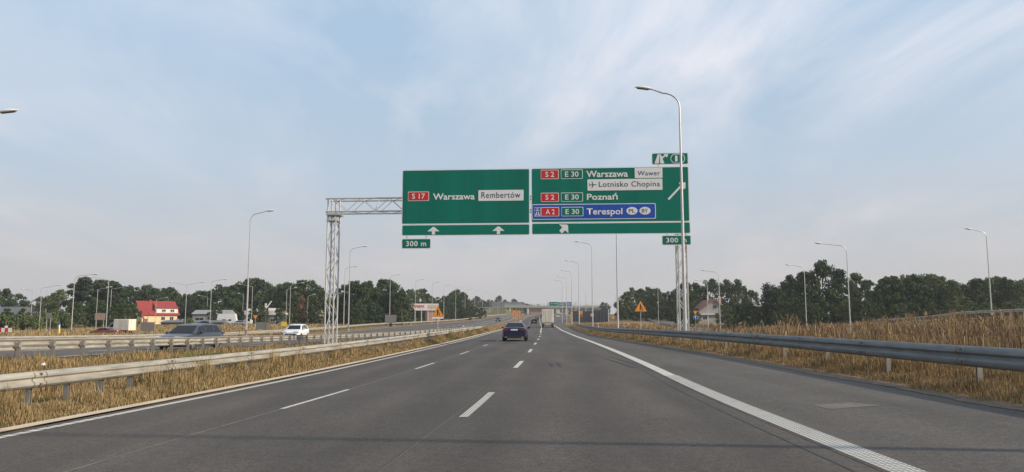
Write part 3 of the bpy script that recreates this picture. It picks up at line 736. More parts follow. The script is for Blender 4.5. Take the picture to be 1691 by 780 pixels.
text_mesh('Warszawa', 6.94, 9.69, 9.40, 9.82, M['white'], left, y=FY-.018, bold=.030)
def plate(parent, x0, x1, z0, z1, txt, tx0, tx1, tz0, tz1):
    b = MB(); b.prism(rrect(x0, x1, z0, z1, .04), FY-.024, FY-.014, M['white']); b.build('name_plate', parent)
    text_mesh(txt, tx0, tx1, tz0, tz1, M['navy'], parent, y=FY-.030, bold=.004, font_space=1.12)
plate(left, 9.93, 12.89, 9.30, 10.01, 'Rembertów', 10.13, 12.68, 9.48, 9.88)
# right board
rb = MB(); sheet(rb, 13.39, 23.56, 7.83, 11.43)
for x in (14.2, 18.4, 22.8): rb.box(x-.04, x+.04, FY+.0005, -.60, 7.1, 11.2, M['galv'])
right = rb.build('sign_board', gan); right['label'] = 'right green board listing Warszawa, Poznań and Terespol'
bnd = MB(); sheet(bnd, 13.41, 23.58, 7.05, 7.815, M['greenb'])
ar = [(-.13, -.31), (.13, -.31), (.13, -.02), (.42, -.02), (.05, .33), (-.05, .33), (-.42, -.02), (-.13, -.02)]
bnd.prism([(15.50+x, 7.43+z) for x, z in rot2(ar, 0, 0, R(-45))], FY-.018, FY-.012, M['white'])
bnd.build('lane_arrow_strip', right)
for z0, z1 in ((10.69, 11.31), (9.19, 9.79)):
    shield(right, 14.015, 15.185, z0, z1, M['red'], 'S 2', 'route_shield'); shield(right, 15.325, 16.745, z0, z1, M['green'], 'E 30', 'route_shield')
text_mesh('Warszawa', 16.98, 19.66, 10.78, 11.21, M['white'], right, y=FY-.018, bold=.030)
text_mesh('Poznań', 17.0, 18.98, 9.29, 9.73, M['white'], right, y=FY-.018, bold=.030)
plate(right, 20.10, 21.875, 10.69, 11.36, 'Wawer', 20.29, 21.72, 10.85, 11.16)
b = MB(); b.prism(rrect(17.045, 21.86, 9.90, 10.64, .04), FY-.024, FY-.014, M['white']); b.build('name_plate', right)
text_mesh('Lotnisko Chopina', 17.78, 21.70, 10.02, 10.49, M['navy'], right, y=FY-.030, bold=.004, font_space=1.08)
ap = MB(); Y_ = FY-.024
cx, cz = 17.40, 10.28
ap.prism([(cx-.22, cz-.02), (cx+.20, cz-.025), (cx+.27, cz), (cx+.20, cz+.025), (cx-.22, cz+.02)], Y_-.006, Y_, M['navy'])
ap.prism([(cx+.04, cz+.026), (cx-.03, cz+.026), (cx-.09, cz+.22), (cx-.05, cz+.22)], Y_-.006, Y_, M['navy'])
ap.prism([(cx+.04, cz-.026), (cx-.05, cz-.22), (cx-.09, cz-.22), (cx-.03, cz-.026)], Y_-.006, Y_, M['navy'])
ap.prism([(cx-.16, cz+.022), (cx-.21, cz+.022), (cx-.25, cz+.10), (cx-.22, cz+.10)], Y_-.006, Y_, M['navy'])
ap.prism([(cx-.16, cz-.022), (cx-.22, cz-.10), (cx-.25, cz-.10), (cx-.21, cz-.022)], Y_-.006, Y_, M['navy'])
ap.build('aeroplane_symbol', right)
bb = MB(); framed(bb, 13.43, 21.40, 8.03, 9.04, FY-.014, M['blue'], M['white'], .045, .10); bluep = bb.build('motorway_panel', right)
b = MB(); b.prism(rrect(13.575, 14.0, 8.23, 8.83, .02), FY-.036, FY-.030, M['white']); b.prism(rrect(13.60, 13.975, 8.255, 8.805, .02), FY-.040, FY-.036, M['blue'])
yb = FY-.040
b.prism([(13.63, 8.28), (13.72, 8.28), (13.765, 8.57), (13.735, 8.57)], yb-.004, yb, M['white']); b.prism([(13.855, 8.28), (13.945, 8.28), (13.84, 8.57), (13.81, 8.57)], yb-.004, yb, M['white'])
b.prism([(13.775, 8.28), (13.80, 8.28), (13.795, 8.40), (13.78, 8.40)], yb-.004, yb, M['white']); b.prism([(13.66, 8.62), (13.915, 8.62), (13.915, 8.66), (13.66, 8.66)], yb-.004, yb, M['white'])
b.prism([(13.735, 8.68), (13.765, 8.68), (13.765, 8.79), (13.735, 8.79)], yb-.004, yb, M['white']); b.prism([(13.81, 8.68), (13.84, 8.68), (13.84, 8.79), (13.81, 8.79)], yb-.004, yb, M['white'])
b.build('motorway_symbol', right)
def shield2(x0, x1, m, txt):
    b = MB(); framed(b, x0, x1, 8.235, 8.84, FY-.030, m, M['white'], .035, .05); b.build('route_shield', right)
    w = x1-x0; tw = w*(.50 if len(txt) < 4 else .62); text_mesh(txt, (x0+x1)/2-tw/2, (x0+x1)/2+tw/2, 8.37, 8.70, M['white'], right, y=FY-.048, bold=.015)
shield2(14.03, 15.20, M['red'], 'A 2'); shield2(15.34, 16.76, M['green'], 'E 30')
text_mesh('Terespol', 16.97, 19.27, 8.20, 8.74, M['white'], right, y=FY-.036, bold=.030)
def oval(cx, cz, a, c, y, m, b): b.prism([(cx+a*math.cos(t), cz+c*math.sin(t)) for t in np.linspace(0, 2*math.pi, 25)[:-1]], y-.006, y, m)
for cx, tx in ((19.88, 'PL'), (20.71, 'BY')):
    b = MB(); oval(cx, 8.55, .36, .25, FY-.028, M['white'], b); b.build('country_oval', right); text_mesh(tx, cx-.2, cx+.2, 8.43, 8.67, M['black'], right, y=FY-.040, bold=.006)
# ramp diagram line and its arrow
b = MB(); a0 = math.atan2(1.0, .95)
dl = [(-.70, -.062), (.55, -.062), (.55, .062), (-.70, .062)]
b.prism([(22.70+x, 9.78+z) for x, z in rot2(dl, 0, 0, a0)], FY-.018, FY-.012, M['white'])
b.prism([(22.90, 10.36), (23.30, 10.38), (23.34, 10.32), (23.31, 9.98), (23.20, 9.92), (23.12, 10.08), (23.08, 10.18), (22.96, 10.24)], FY-.0245, FY-.0185, M['white'])
b.build('exit_arrow', right)
# distance plates, exit number plate
for x0, x1, z0, z1, lab in ((4.9, 6.83, 6.18, 6.86, 'green distance plate reading 300 m, hung under the left board'), (21.75, 23.60, 6.31, 6.96, 'green distance plate reading 300 m, hung under the right board')):
    b = MB(); framed(b, x0, x1, z0, z1, FY, M['green'], M['white'], .045, .09); b.box(x0+.3, x0+.36, FY+.0005, FY+.05, z0+.1, 7.3, M['galv']); b.box(x1-.36, x1-.3, FY+.0005, FY+.05, z0+.1, 7.3, M['galv'])
    o = b.build('distance_plate', gan); o['label'] = lab
    w = x1-x0; text_mesh('300 m', x0+w*.15, x0+w*.84, z0+.17, z1-.17, M['white'], o, y=FY-.018, bold=.028, font_space=1.1)
b = MB(); framed(b, 21.21, 23.55, 11.55, 12.33, FY, M['green'], M['white'], .045, .09); b.box(21.6, 21.66, FY+.0005, FY+.05, 11, 12.1, M['galv']); b.box(23.1, 23.16, FY+.0005, FY+.05, 11, 12.1, M['galv'])
ex = b.build('exit_plate', gan); ex['label'] = 'small green plate with exit symbol and number 1 on top of the right board'
b = MB(); y1 = FY-.012
b.prism([(21.38, 11.63), (21.66, 11.63), (21.72, 12.24), (21.60, 12.24)], y1-.006, y1, M['white'])
b.prism([(21.74, 11.63), (22.02, 11.63), (21.90, 11.95), (22.08, 12.10), (22.20, 12.02), (22.28, 12.25), (21.98, 12.25), (22.03, 12.17), (21.86, 12.06), (21.80, 12.24), (21.74, 12.24)], y1-.006, y1, M['white'])
b.build('exit_symbol', ex)
b = MB(); b.prism(rrect(22.42, 23.34, 11.62, 12.26, .31, 8), y1-.004, y1, M['white']); b.prism(rrect(22.465, 23.295, 11.665, 12.215, .27, 8), y1-.008, y1-.004, M['green']); b.build('number_ring', ex)
text_mesh('1', 22.70, 22.86, 11.74, 12.13, M['white'], ex, y=y1-.014, bold=.03)

# far gantry before the overpass
fg = thing('sign_gantry', 'distant small gantry with a green and blue sign, in front of the overpass', 'sign gantry', (19.5, 345, gz(19.5, 345)), R(-3))
b = MB()
for x in (-3.2, 9.4):
    for dx_ in (-.25, .25): b.tube([(x+dx_, 0, -.2), (x+dx_, 0, 8.2)], .07, M['galv'], 5)
    for i in range(7): b.tube([(x-.25*(-1)**i, 0, i*1.1), (x+.25*(-1)**i, 0, (i+1)*1.1)], .04, M['galv'], 4)
for z in (6.6, 7.6): b.tube([(-3.4, 0, z), (9.6, 0, z)], .08, M['galv'], 5)
b.build('frame', fg)
def far_board(x0, x1, m, rows, nm):
    b = MB(); b.bbox(x0, x1, -.30, -.24, 6.2, 8.05, M['white'], .1); b.bbox(x0+.07, x1-.07, -.31, -.30, 6.27, 7.98, m, .08)
    o = b.build('sign_board', fg); o['label'] = nm
    t = MB()
    for (a, c, z) in rows: t.box(a, c, -.318, -.312, z, z+.22, M['white'])
    t.build('lettering', o)
far_board(-2.6, 1.35, M['green'], [(-.6, 1.0, 7.1), (-1.9, -1.0, 7.1)], 'left green board with one line')
far_board(1.4, 5.0, M['green'], [(1.9, 3.4, 7.5), (3.7, 4.6, 7.5), (1.9, 4.4, 6.9)], 'middle green board with two lines')
far_board(5.05, 7.6, M['blue'], [(5.5, 7.1, 7.35), (5.6, 6.8, 6.8)], 'blue board at the right end')
# ------------------------------------------------------------------ vehicles
def make_wheel(parent, x, y, r, w=.2):
    b = MB(); sg = 1 if x > 0 else -1
    rr = [(r*.62, -w/2), (r*.93, -w/2), (r, -w/2+.035), (r, w/2-.035), (r*.93, w/2), (r*.62, w/2)]
    rows = [[(o*1.0, q*math.cos(t), q*math.sin(t)) for q, o in rr] for t in np.linspace(0, 2*math.pi, 21)]
    b.grid(rows, M['tyre'], True); wh = b.build('wheel', parent, smooth=True, loc=(x, y, r))
    c = MB(); xo = sg*(w/2-.02)
    for k in range(5):
        a = 2*math.pi*k/5; ca, sa = math.cos(a), math.sin(a); p = .28*r/.3*.16
        c.quad((xo, -sa*p*.6, ca*p*.6), (xo, ca*r*.62-sa*p, sa*r*.62+ca*p), (xo, ca*r*.62+sa*p, sa*r*.62-ca*p), (xo, sa*p*.6, -ca*p*.6), M['rim'])
    c.prism([(0, 0)]*0+[(0, 0)], 0, 0, M['rim']) if False else None
    ring = [[(xo*1.0, q*math.cos(t), q*math.sin(t)) for q in (r*.56, r*.64)] for t in np.linspace(0, 2*math.pi, 21)]
    c.grid(ring, M['rim']); hub = [[(xo*.7, q*math.cos(t), q*math.sin(t)) for q in (.001, r*.6)] for t in np.linspace(0, 2*math.pi, 21)]
    c.grid(hub, M['trimk']); c.build('rim', wh)
    return wh
def lerp(a, b, t): return a+(b-a)*t
def car(name, label, loc, rz, spec, paint, cat='car'):
    """spec: L, W, roof, belt profile [(y,z,halfwidth factor)], cabin [(y,z)], wheel positions. +Y is the front."""
    t = thing(name, label, cat, loc, rz); L, Wd, H = spec['L'], spec['W'], spec['H']; hw = Wd/2
    b = MB(); rows = []
    for (y, zb, zt, f) in spec['body']:
        w = hw*f; mid = lerp(zb, zt, .55)
        rows.append([(-w*.82, y, zb), (-w*.97, y, zb+.06), (-w, y, mid), (-w*.985, y, lerp(mid, zt, .6)), (-w*.93, y, zt-.02), (-w*.78, y, zt+.012), (-w*.4, y, zt+.035), (0, y, zt+.045),
                     (w*.4, y, zt+.035), (w*.78, y, zt+.012), (w*.93, y, zt-.02), (w*.985, y, lerp(mid, zt, .6)), (w, y, mid), (w*.97, y, zb+.06), (w*.82, y, zb)])
    b.grid(rows, paint, True); n = 15; b.add(rows[0], [tuple(range(n))], paint); b.add(rows[-1], [tuple(range(n))[::-1]], paint)
    body = b.build('body', t, auto=True)
    # wheel arches
    for wy in spec['wheels']:
        for sg in (-1, 1):
            a = MB(); r = spec['wr']*1.16
            vs = [(sg*(hw*.94+.045), wy+r*math.cos(q), spec['wr']+r*math.sin(q)) for q in np.linspace(-.25, math.pi+.25, 16)]
            a.add(vs+[(sg*(hw*.8), p[1], p[2]) for p in vs], [tuple(range(16))]+[(i, i+1, i+17, i+16) for i in range(15)], M['trimk']); a.build('wheel_arch', t)
            make_wheel(t, sg*(hw-.09), wy, spec['wr'])
    # cabin
    cab = spec['cab']                       # list of (y, z_top, half width at top factor)
    c = MB(); rows = []
    def belt(y): return float(np.interp(y, [q[0] for q in spec['body']], [q[2] for q in spec['body']]))
    for (y, z, f) in cab:
        zb = belt(y)-.03; wb = hw*.91; wt = hw*f; zt = max(z, zb+.02); k = (zt-zb)/(H-zb+1e-6)
        wt2 = lerp(wb, wt, min(1, k))
        rows.append([(-wb, y, zb), (-lerp(wb, wt2, .5)-.012, y, lerp(zb, zt, .5)), (-wt2, y, zt-.045*k), (-wt2*.88, y, zt-.012*k), (-wt2*.45, y, zt+.012*k), (0, y, zt+.018*k), (wt2*.45, y, zt+.012*k), (wt2*.88, y, zt-.012*k), (wt2, y, zt-.045*k), (lerp(wb, wt2, .5)+.012, y, lerp(zb, zt, .5)), (wb, y, zb)])
    c.grid(rows, paint); cb = c.build('cabin', t, auto=True)
    def glass(pts, nm, lab=None):
        g = MB(); v = [Vector(p) for p in pts]; nrm = (v[1]-v[0]).cross(v[-1]-v[0]).normalized(); cen = sum(v, Vector())/len(v)
        out = cen-Vector((0, lerp(cab[0][0], cab[-1][0], .5), .8))
        if nrm.dot(out) < 0: nrm = -nrm
        top = [p+nrm*.016 for p in v]; bot = [p-nrm*.02 for p in v]; n_ = len(v)
        g.add(top+bot, [tuple(range(n_))]+[(i, (i+1) % n_, (i+1) % n_+n_, i+n_) for i in range(n_)], M['glass']); g.build(nm, t)
    def surf(y, k, sg):
        z = float(np.interp(y, [q[0] for q in cab], [q[1] for q in cab])); f = float(np.interp(y, [q[0] for q in cab], [q[2] for q in cab])); zb = belt(y)-.03
        zt = max(z, zb+.02); kk = min(1, (zt-zb)/(H-zb)); wb = hw*.91; wt = lerp(wb, hw*f, kk)
        return (sg*(lerp(wb, wt, k)+.012*(1-abs(2*k-1))), y, lerp(zb, zt-.045*kk, k))
    for sg in (-1, 1):
        for (ya, yb, yc, yd) in spec['sides']:           # bottom-rear, bottom-front, top-front, top-rear
            glass([surf(ya, .16, sg), surf(yb, .16, sg), surf(yc, .9, sg), surf(yd, .9, sg)], 'side_window')
    def across(y, k):
        z = float(np.interp(y, [q[0] for q in cab], [q[1] for q in cab])); f = float(np.interp(y, [q[0] for q in cab], [q[2] for q in cab])); zb = belt(y); kk = min(1, max(0, (z-zb)/(H-zb)))
        return lerp(hw*.91, hw*f, kk)*k, z+.012*kk
    for (ya, yb, nm) in ((spec['rear'][0], spec['rear'][1], 'rear_window'), (spec['front'][0], spec['front'][1], 'windscreen')):
        w1, z1 = across(ya, .84); w2, z2 = across(yb, .84); glass([(-w1, ya, z1), (w1, ya, z1), (w2, yb, z2), (-w2, yb, z2)], nm)
    # lights, plate, bumpers, mirrors
    yr, yf = spec['body'][0][0], spec['body'][-1][0]; f0 = spec['body'][0][3]; f1 = spec['body'][-1][3]
    for sg in (-1, 1):
        x0, x1 = sorted((sg*hw*f0*.60, sg*hw*.95)); z = spec['tail']
        l = MB(); l.prism([(x0, z-.035), (x1, z-.06), (x1, z+.07), (x0, z+.045)], yr-.03, yr+.22, M['taill']); l.build('tail_light', t)
        x0, x1 = sorted((sg*hw*f1*.52, sg*hw*.93)); z = spec['head']
        l = MB(); l.prism([(x0, z-.07), (x1, z-.06), (x1, z+.10), (x0, z+.05)], yf-.30, yf+.015, M['headl']); l.build('headlight', t)
        m_ = MB(); xm = sg*(hw+.10); ym, zm = spec['mirror']; m_.bbox(xm-.10, xm+.10, ym-.06, ym+.08, zm-.06, zm+.07, paint if spec.get('mpaint', 1) else M['trimk'], .035); m_.box(min(sg*hw*.86, xm), max(sg*hw*.86, xm), ym-.02, ym+.03, zm-.07, zm-.045, M['trimk']); m_.build('wing_mirror', t)
    p = MB(); p.bbox(-.26, .26, yr-.055, yr-.035, spec['platez'], spec['platez']+.115, M['plate'], .012); p.build('number_plate', t)
    p = MB(); p.bbox(-.26, .26, yf+.02, yf+.035, .42, .53, M['plate'], .012); p.build('number_plate', t)
    p = MB(); p.bbox(-hw*.80, hw*.80, yr-.045, yr+.1, .24, .42, M['trimk'], .04); p.build('rear_bumper', t)
    p = MB(); p.bbox(-hw*.62, hw*.62, yf-.05, yf+.025, .28, .66, M['trimk'], .05); p.build('grille', t)
    for k in (-1, 1):
        e = MB(); e.bbox(k*.62-.09, k*.62+.09, yr-.06, yr+.02, .27, .33, M['rim'], .02); e.build('exhaust', t)
    return t
SEDAN = dict(L=4.8, W=1.84, H=1.42, wr=.33, wheels=(1.0, 3.85), tail=.86, head=.68, platez=.80, mirror=(3.0, .98),
    body=[(0, .42, .80, .78), (.06, .30, .99, .90), (.35, .22, 1.03, .97), (.9, .20, 1.02, 1), (1.6, .20, .97, 1), (2.6, .20, .95, 1), (3.3, .20, .95, 1), (3.6, .20, .93, 1), (4.2, .22, .84, .98), (4.6, .26, .74, .90), (4.8, .34, .62, .74)],
    cab=[(.72, 1.02, .74), (1.35, 1.33, .64), (1.75, 1.41, .62), (2.3, 1.42, .62), (2.75, 1.36, .64), (3.55, .95, .78)],
    sides=[(1.12, 2.02, 2.02, 1.62), (2.1, 3.22, 2.74, 2.1)], rear=(.80, 1.36), front=(3.48, 2.80))
ESTATE = dict(L=4.9, W=1.88, H=1.56, wr=.34, wheels=(.95, 3.85), tail=.95, head=.74, platez=.72, mirror=(3.15, 1.02),
    body=[(0, .42, .90, .84), (.06, .30, 1.0, .92), (.35, .22, 1.0, .98), (.9, .20, .99, 1), (1.6, .20, .98, 1), (2.6, .20, .97, 1), (3.4, .20, .97, 1), (3.7, .20, .96, 1), (4.3, .22, .88, .98), (4.7, .26, .78, .90), (4.9, .34, .66, .76)],
    cab=[(.10, 1.02, .80), (.42, 1.46, .70), (.8, 1.53, .68), (1.8, 1.56, .68), (2.5, 1.53, .68), (2.85, 1.46, .69), (3.65, .98, .80)],
    sides=[(.42, 1.15, 1.15, .68), (1.22, 2.15, 2.15, 1.22), (2.23, 3.35, 2.86, 2.23)], rear=(.14, .40), front=(3.58, 2.92))
SUV = dict(L=4.5, W=1.86, H=1.66, wr=.36, wheels=(.85, 3.55), tail=1.0, head=.84, platez=.75, mirror=(2.9, 1.12), mpaint=1,
    body=[(0, .46, .98, .84), (.06, .34, 1.08, .93), (.35, .26, 1.08, .98), (.9, .24, 1.08, 1), (1.6, .24, 1.07, 1), (2.6, .24, 1.06, 1), (3.2, .24, 1.06, 1), (3.4, .24, 1.05, 1), (3.9, .26, .99, .98), (4.3, .30, .90, .91), (4.5, .38, .76, .78)],
    cab=[(.12, 1.10, .80), (.40, 1.55, .70), (.8, 1.63, .69), (1.6, 1.66, .69), (2.3, 1.62, .69), (2.6, 1.55, .70), (3.35, 1.07, .80)],
    sides=[(.42, 1.1, 1.1, .66), (1.17, 1.98, 1.98, 1.17), (2.06, 3.05, 2.62, 2.06)], rear=(.16, .38), front=(3.28, 2.66))
def put(x, y, zf_=own_z): return (x, y, zf_(x, y)+.005)
hd = R(-2.6)
car('sedan_car', 'dark blue saloon driving away ahead in the left lane', put(.17, 57.2), hd, SEDAN, M['p_navy'])
car('hatchback_car', 'small black car driving away between the blue saloon and the lorry', put(at(T_C, 228)-1.9, 228), R(-1.2), SUV, M['p_black'])
car('saloon_car', 'tiny dark car just left of the white lorry', put(at(T_C, 335)-1.2, 335), R(-2), SEDAN, M['p_black'])
car('saloon_car', 'tiny white car in the distance, peeking out right of the lorry', put(24.0, 400), R(-3), SEDAN, M['p_white'])
car('estate_car', 'slate grey estate car on the opposite carriageway behind the rail, nearest oncoming vehicle', put(-19.0, 48.2, opp), R(180-6), ESTATE, M['p_slate'])
car('suv_car', 'white SUV on the opposite carriageway, left of the gantry leg', put(-23.6, 85.5, opp), R(180+1), SUV, M['p_white'])
car('oncoming_car', 'tiny dark oncoming car with pale headlights, far off on the opposite carriageway', put(-5.6, 318, opp), R(180-4), SUV, M['p_black'])
car('parked_car', 'low red car half hidden by the rail, just in front of the white box van', (-67.6, 130.6, gz(-67, 130.6)-.1), R(85), SEDAN, M['p_red'])
car('parked_car', 'silver car parked before the white caravans on the left', (-83, 238, gz(-83, 238)), R(80), ESTATE, M['p_silver'])
car('parked_car', 'dark parked car at the foot of the low grey shed', (-93, 236, gz(-93, 236)), R(95), SEDAN, M['p_black'])

def lorry(label, loc, rz, body_m, name='lorry', L=13.4, W_=2.5, H=4.0, cab=True):
    t = thing(name, label, 'lorry', loc, rz); h = W_/2
    b = MB(); b.bbox(-h, h, 0.02, L, 1.05, H, body_m, .04); b.box(-h*.5, h*.5, .2, L, .8, 1.05, M['trimk']); tr = b.build('trailer_box', t)
    for sg in (-1, 1):
        d = MB(); x0, x1 = sorted((sg*.02, sg*(h-.06))); d.bbox(x0, x1, -.03, .02, 1.15, H-.12, body_m, .02)
        dd = d.build('rear_door', t)
        r_ = MB()
        for xx in (.35, .78): r_.tube([(sg*xx, -.055, 1.2), (sg*xx, -.055, H-.2)], .022, M['galv'], 5)
        r_.build('locking_bar', dd)
    f = MB(); f.box(-h, h, -.045, .02, H-.11, H-.01, M['trimk']); f.build('door_header', t)
    u = MB(); u.box(-h, h, .0, .12, .82, 1.04, M['wood']); u.build('rear_sill', t)
    u = MB(); u.box(-h*.96, h*.96, .05, .15, .48, .60, M['signback']); u.build('underrun_bar', t)
    for sg in (-1, 1):
        l = MB(); x0, x1 = sorted((sg*.72, sg*1.18)); l.box(x0, x1, -.02, .08, .64, .78, M['taill']); l.build('tail_light', t)
        m = MB(); x0, x1 = sorted((sg*.75, sg*1.2)); m.box(x0, x1, .9, .93, .22, .8, M['trimk']); m.build('mud_flap', t)
        for wy in (1.6, 2.9, 4.2): make_wheel(t, sg*(h-.18), wy, .5, .34)
        if cab: make_wheel(t, sg*(h-.18), L+1.6, .5, .34)
        else: make_wheel(t, sg*(h-.18), L+.6, .42, .25)
    p = MB(); p.bbox(-.42, .42, -.04, .0, .62, .80, M['plate'], .02); p.build('number_plate', t)
    if cab:
        c = MB(); c.prism([(-h*.98, .6), (h*.98, .6), (h*.98, 3.3), (h*.8, 3.8), (-h*.8, 3.8), (-h*.98, 3.3)], L+.5, L+2.6, M['p_white']); c.build('cab', t)
        w = MB(); w.box(-h*.9, h*.9, L+2.6, L+2.62, 1.9, 2.9, M['glass']); w.build('windscreen', t)
        for sg in (-1, 1):
            m = MB(); m.bbox(sg*(h+.18)-.12, sg*(h+.18)+.12, L+2.3, L+2.45, 2.0, 2.8, M['trimk'], .04); m.build('wing_mirror', t)
    return t
lorry('white box lorry driving away in the right lane', put(at(T_C, 158)+1.25, 158), R(-2.4), M['trailer'])
lorry('tiny white lorry far off under the overpass', put(at(T_C, 560)+9.5, 560), R(-4), M['trailer'])
# delivery van on the side road
def box_van(label, loc, rz):
    t = thing('box_van', label, 'van', loc, rz)
    b = MB(); b.bbox(-1.05, 1.05, -3.0, -.1, .75, 2.75, M['trailer'], .06); b.build('cargo_box', t)
    c = MB(); c.v = []; prof_ = [(-.05, .45), (1.95, .45), (2.0, .8), (1.9, 1.05), (1.05, 1.25), (.45, 2.05), (-.05, 2.15)]
    n = len(prof_); c.add([(-.95, y, z) for y, z in prof_]+[(.95, y, z) for y, z in prof_], [tuple(range(n)), tuple(range(2*n-1, n-1, -1))]+[(i, (i+1) % n, (i+1) % n+n, i+n) for i in range(n)], M['p_white']); c.build('cab', t)
    g = MB(); g.quad((-.85, 1.04, 1.27), (.85, 1.04, 1.27), (.8, .48, 2.03), (-.8, .48, 2.03), M['glass']); g.v = [(x, y+.02, z+.015) for x, y, z in g.v]; g.build('windscreen', t)
    for sg in (-1, 1):
        g = MB(); x = sg*.962; g.quad((x, .05, 1.3), (x, .92, 1.3), (x, .42, 1.95), (x, .05, 2.0), M['glass']); g.build('side_window', t)
        l = MB(); x0, x1 = sorted((sg*.55, sg*.93)); l.box(x0, x1, 1.93, 2.01, .72, .92, M['headl']); l.build('headlight', t)
        for wy in (-2.2, 1.15): make_wheel(t, sg*.86, wy, .34)
    l = MB(); l.box(-1.07, 1.07, -2.95, -.15, .62, .8, M['p_red']); l.build('side_skirt', t)
    return t
box_van('white box van with a red skirt on the side road at left', (-71.2, 137.4, gz(-71.2, 137.4)+.03), R(82))

def caravan(label, loc, rz, L=5.2, H=2.3):
    t = thing('caravan', label, 'caravan', loc, rz)
    o = [(-L/2, .5), (L/2, .5), (L/2+.1, 1.4), (L/2-.35, H), (-L/2+.3, H), (-L/2-.1, 1.2)]
    b = MB(); b.prism(o, -1.05, 1.05, M['p_white']); b.build('body', t)
    w = MB(); w.bbox(-1.3, -.2, -1.062, -1.04, 1.25, 1.8, M['glass'], .06); w.build('window', t); w = MB(); w.bbox(.7, 1.6, -1.062, -1.04, 1.25, 1.8, M['glass'], .06); w.build('window', t)
    for sg in (-1, 1):
        m = MB(); m.tube([(0, sg*1.0, .33), (0, sg*.8, .33)], .33, M['tyre'], 14); m.build('wheel', t)
    h = MB(); h.tube([(L/2, 0, .5), (L/2+1.1, 0, .45)], .05, M['trimk'], 5); h.build('drawbar', t)
    return t
caravan('white caravan parked beside the thuja on the left', (-93.5, 250, gz(-93.5, 250)), R(4), 6.0, 3.6)
caravan('white caravan parked left of the low grey shed', (-107.5, 250, gz(-107.5, 250)), R(-5), 5.5, 1.9)
caravan('small white trailer right of the thuja, by the lamp pole', (-85.5, 245, gz(-85.5, 245)), R(0), 3.4, 1.8)
# ------------------------------------------------------------------ buildings
def window(parent, x0, x1, z0, z1, y, fm, sill=True, mull=1):
    f = MB(); f.box(x0-.08, x1+.08, y-.06, y, z0-.08, z1+.08, fm); w = f.build('window', parent)
    p = MB(); n = mull+1; s = (x1-x0)/n
    for i in range(n): p.box(x0+i*s+.04, x0+(i+1)*s-.04, y-.068, y-.0601, z0, z1, M['wind'])
    p.build('pane', w)
    if sill:
        q = MB(); q.box(x0-.15, x1+.15, y-.14, y-.061, z0-.16, z0-.09, M['stone']); q.build('sill', w)
# red-roofed house: front faces -Y
hx, hy = -130.5, 281; h0 = gz(hx, hy)
hs = thing('house', 'cream house with a big bright red tiled roof and a white dormer', 'house', (hx+1.8, hy-3, h0), R(48))
hs.scale = (.95, .9, .93)
b = MB(); b.box(-6.6, 6.8, 0, 9, -.5, 4.1, M['wallc']); b.add([(x_, y_, z_) for x_ in (-6.6, 6.8) for y_, z_ in ((0, 4.1), (9, 4.1), (4.5, 8.7))], [(0, 1, 2), (5, 4, 3), (0, 2, 5, 3), (2, 1, 4, 5)], M['wallc']); b.build('wall', hs)
rf = MB()
v = [(-7.4, -.7, 3.7), (7.6, -.7, 3.7), (7.6, 9.7, 3.7), (-7.4, 9.7, 3.7), (-7.4, 4.5, 9.1), (7.6, 4.5, 9.1)]
v += [(x_, y_, z_-.22) for x_, y_, z_ in v]
rf.add(v, [(0, 1, 5, 4), (2, 3, 4, 5), (7, 6, 10, 11), (9, 8, 11, 10), (0, 4, 10, 6), (4, 3, 9, 10), (1, 7, 11, 5), (5, 11, 8, 2), (0, 6, 7, 1), (3, 2, 8, 9)], M['roofr']); roof = rf.build('roof', hs)
c = MB(); c.box(-2.6, -1.7, 4.0, 4.9, 8.3, 9.5, M['roofr']); c.build('chimney', roof)
d = MB(); d.box(-1.4, 6.8, -.35, 4, 4.35, 6.35, M['wallw']); dm = d.build('dormer', roof)
d = MB(); d.add([(-1.8, -.75, 6.3), (7.2, -.75, 6.3), (6.8, 3.9, 8.5), (-1.4, 3.9, 8.5), (-1.8, -.75, 6.18), (7.2, -.75, 6.18), (6.8, 3.9, 8.35), (-1.4, 3.9, 8.35)], [(0, 1, 2, 3), (7, 6, 5, 4), (0, 4, 5, 1), (1, 5, 6, 2), (2, 6, 7, 3), (3, 7, 4, 0)], M['roofr']); d.build('dormer_roof', roof)
for x in (.6, 3.9): window(hs, x, x+1.5, 4.85, 5.75, -.35, M['wallw'])
for x in (.6, 3.9): window(hs, x, x+1.5, 1.6, 2.9, 0, M['wallw'])
d = MB(); d.box(-5.6, -4.5, -.05, 0, 0, 2.1, M['roofb']); d.build('door', hs)
ar_ = MB(); ar_.tube([(-6.2, -9, 0), (-6.2, -9, 1.9)]+[(-3.6-2.6*math.cos(a), -9, 1.9+1.3*math.sin(a)) for a in np.linspace(.3, math.pi-.3, 7)]+[(-1.0, -9, 1.9), (-1.0, -9, 0)], .28, M['roofb'], 5)
tag(ar_.build('garden_arch', None, loc=(hx, hy, gz(hx-4, hy-9))), 'brown brick garden arch in front of the red-roofed house', 'arch')
def shed(name, label, cat, x, y, L, D, H, wall, roofm, ridge=1.2, rz=0, wins=(), overhang=.4, flat=False):
    z = gz(x, y); t = thing(name, label, cat, (x, y, z), rz)
    b = MB(); b.box(-L/2, L/2, 0, D, -1.0, H, wall); b.build('wall', t)
    r = MB(); o = overhang
    if flat: r.box(-L/2-o, L/2+o, -o, D+o, H+.002, H+ridge, roofm)
    else:
        v = [(-L/2-o, -o, H-.05), (L/2+o, -o, H-.05), (L/2+o, D+o, H-.05), (-L/2-o, D+o, H-.05), (-L/2-o, D/2, H+ridge), (L/2+o, D/2, H+ridge)]
        r.add(v, [(0, 1, 5, 4), (1, 2, 5), (2, 3, 4, 5), (3, 0, 4), (3, 2, 1, 0)], roofm)
    r.build('roof', t)
    for (x0, x1, z0, z1) in wins: window(t, x0, x1, z0, z1, 0, M['wallw'])
    return t
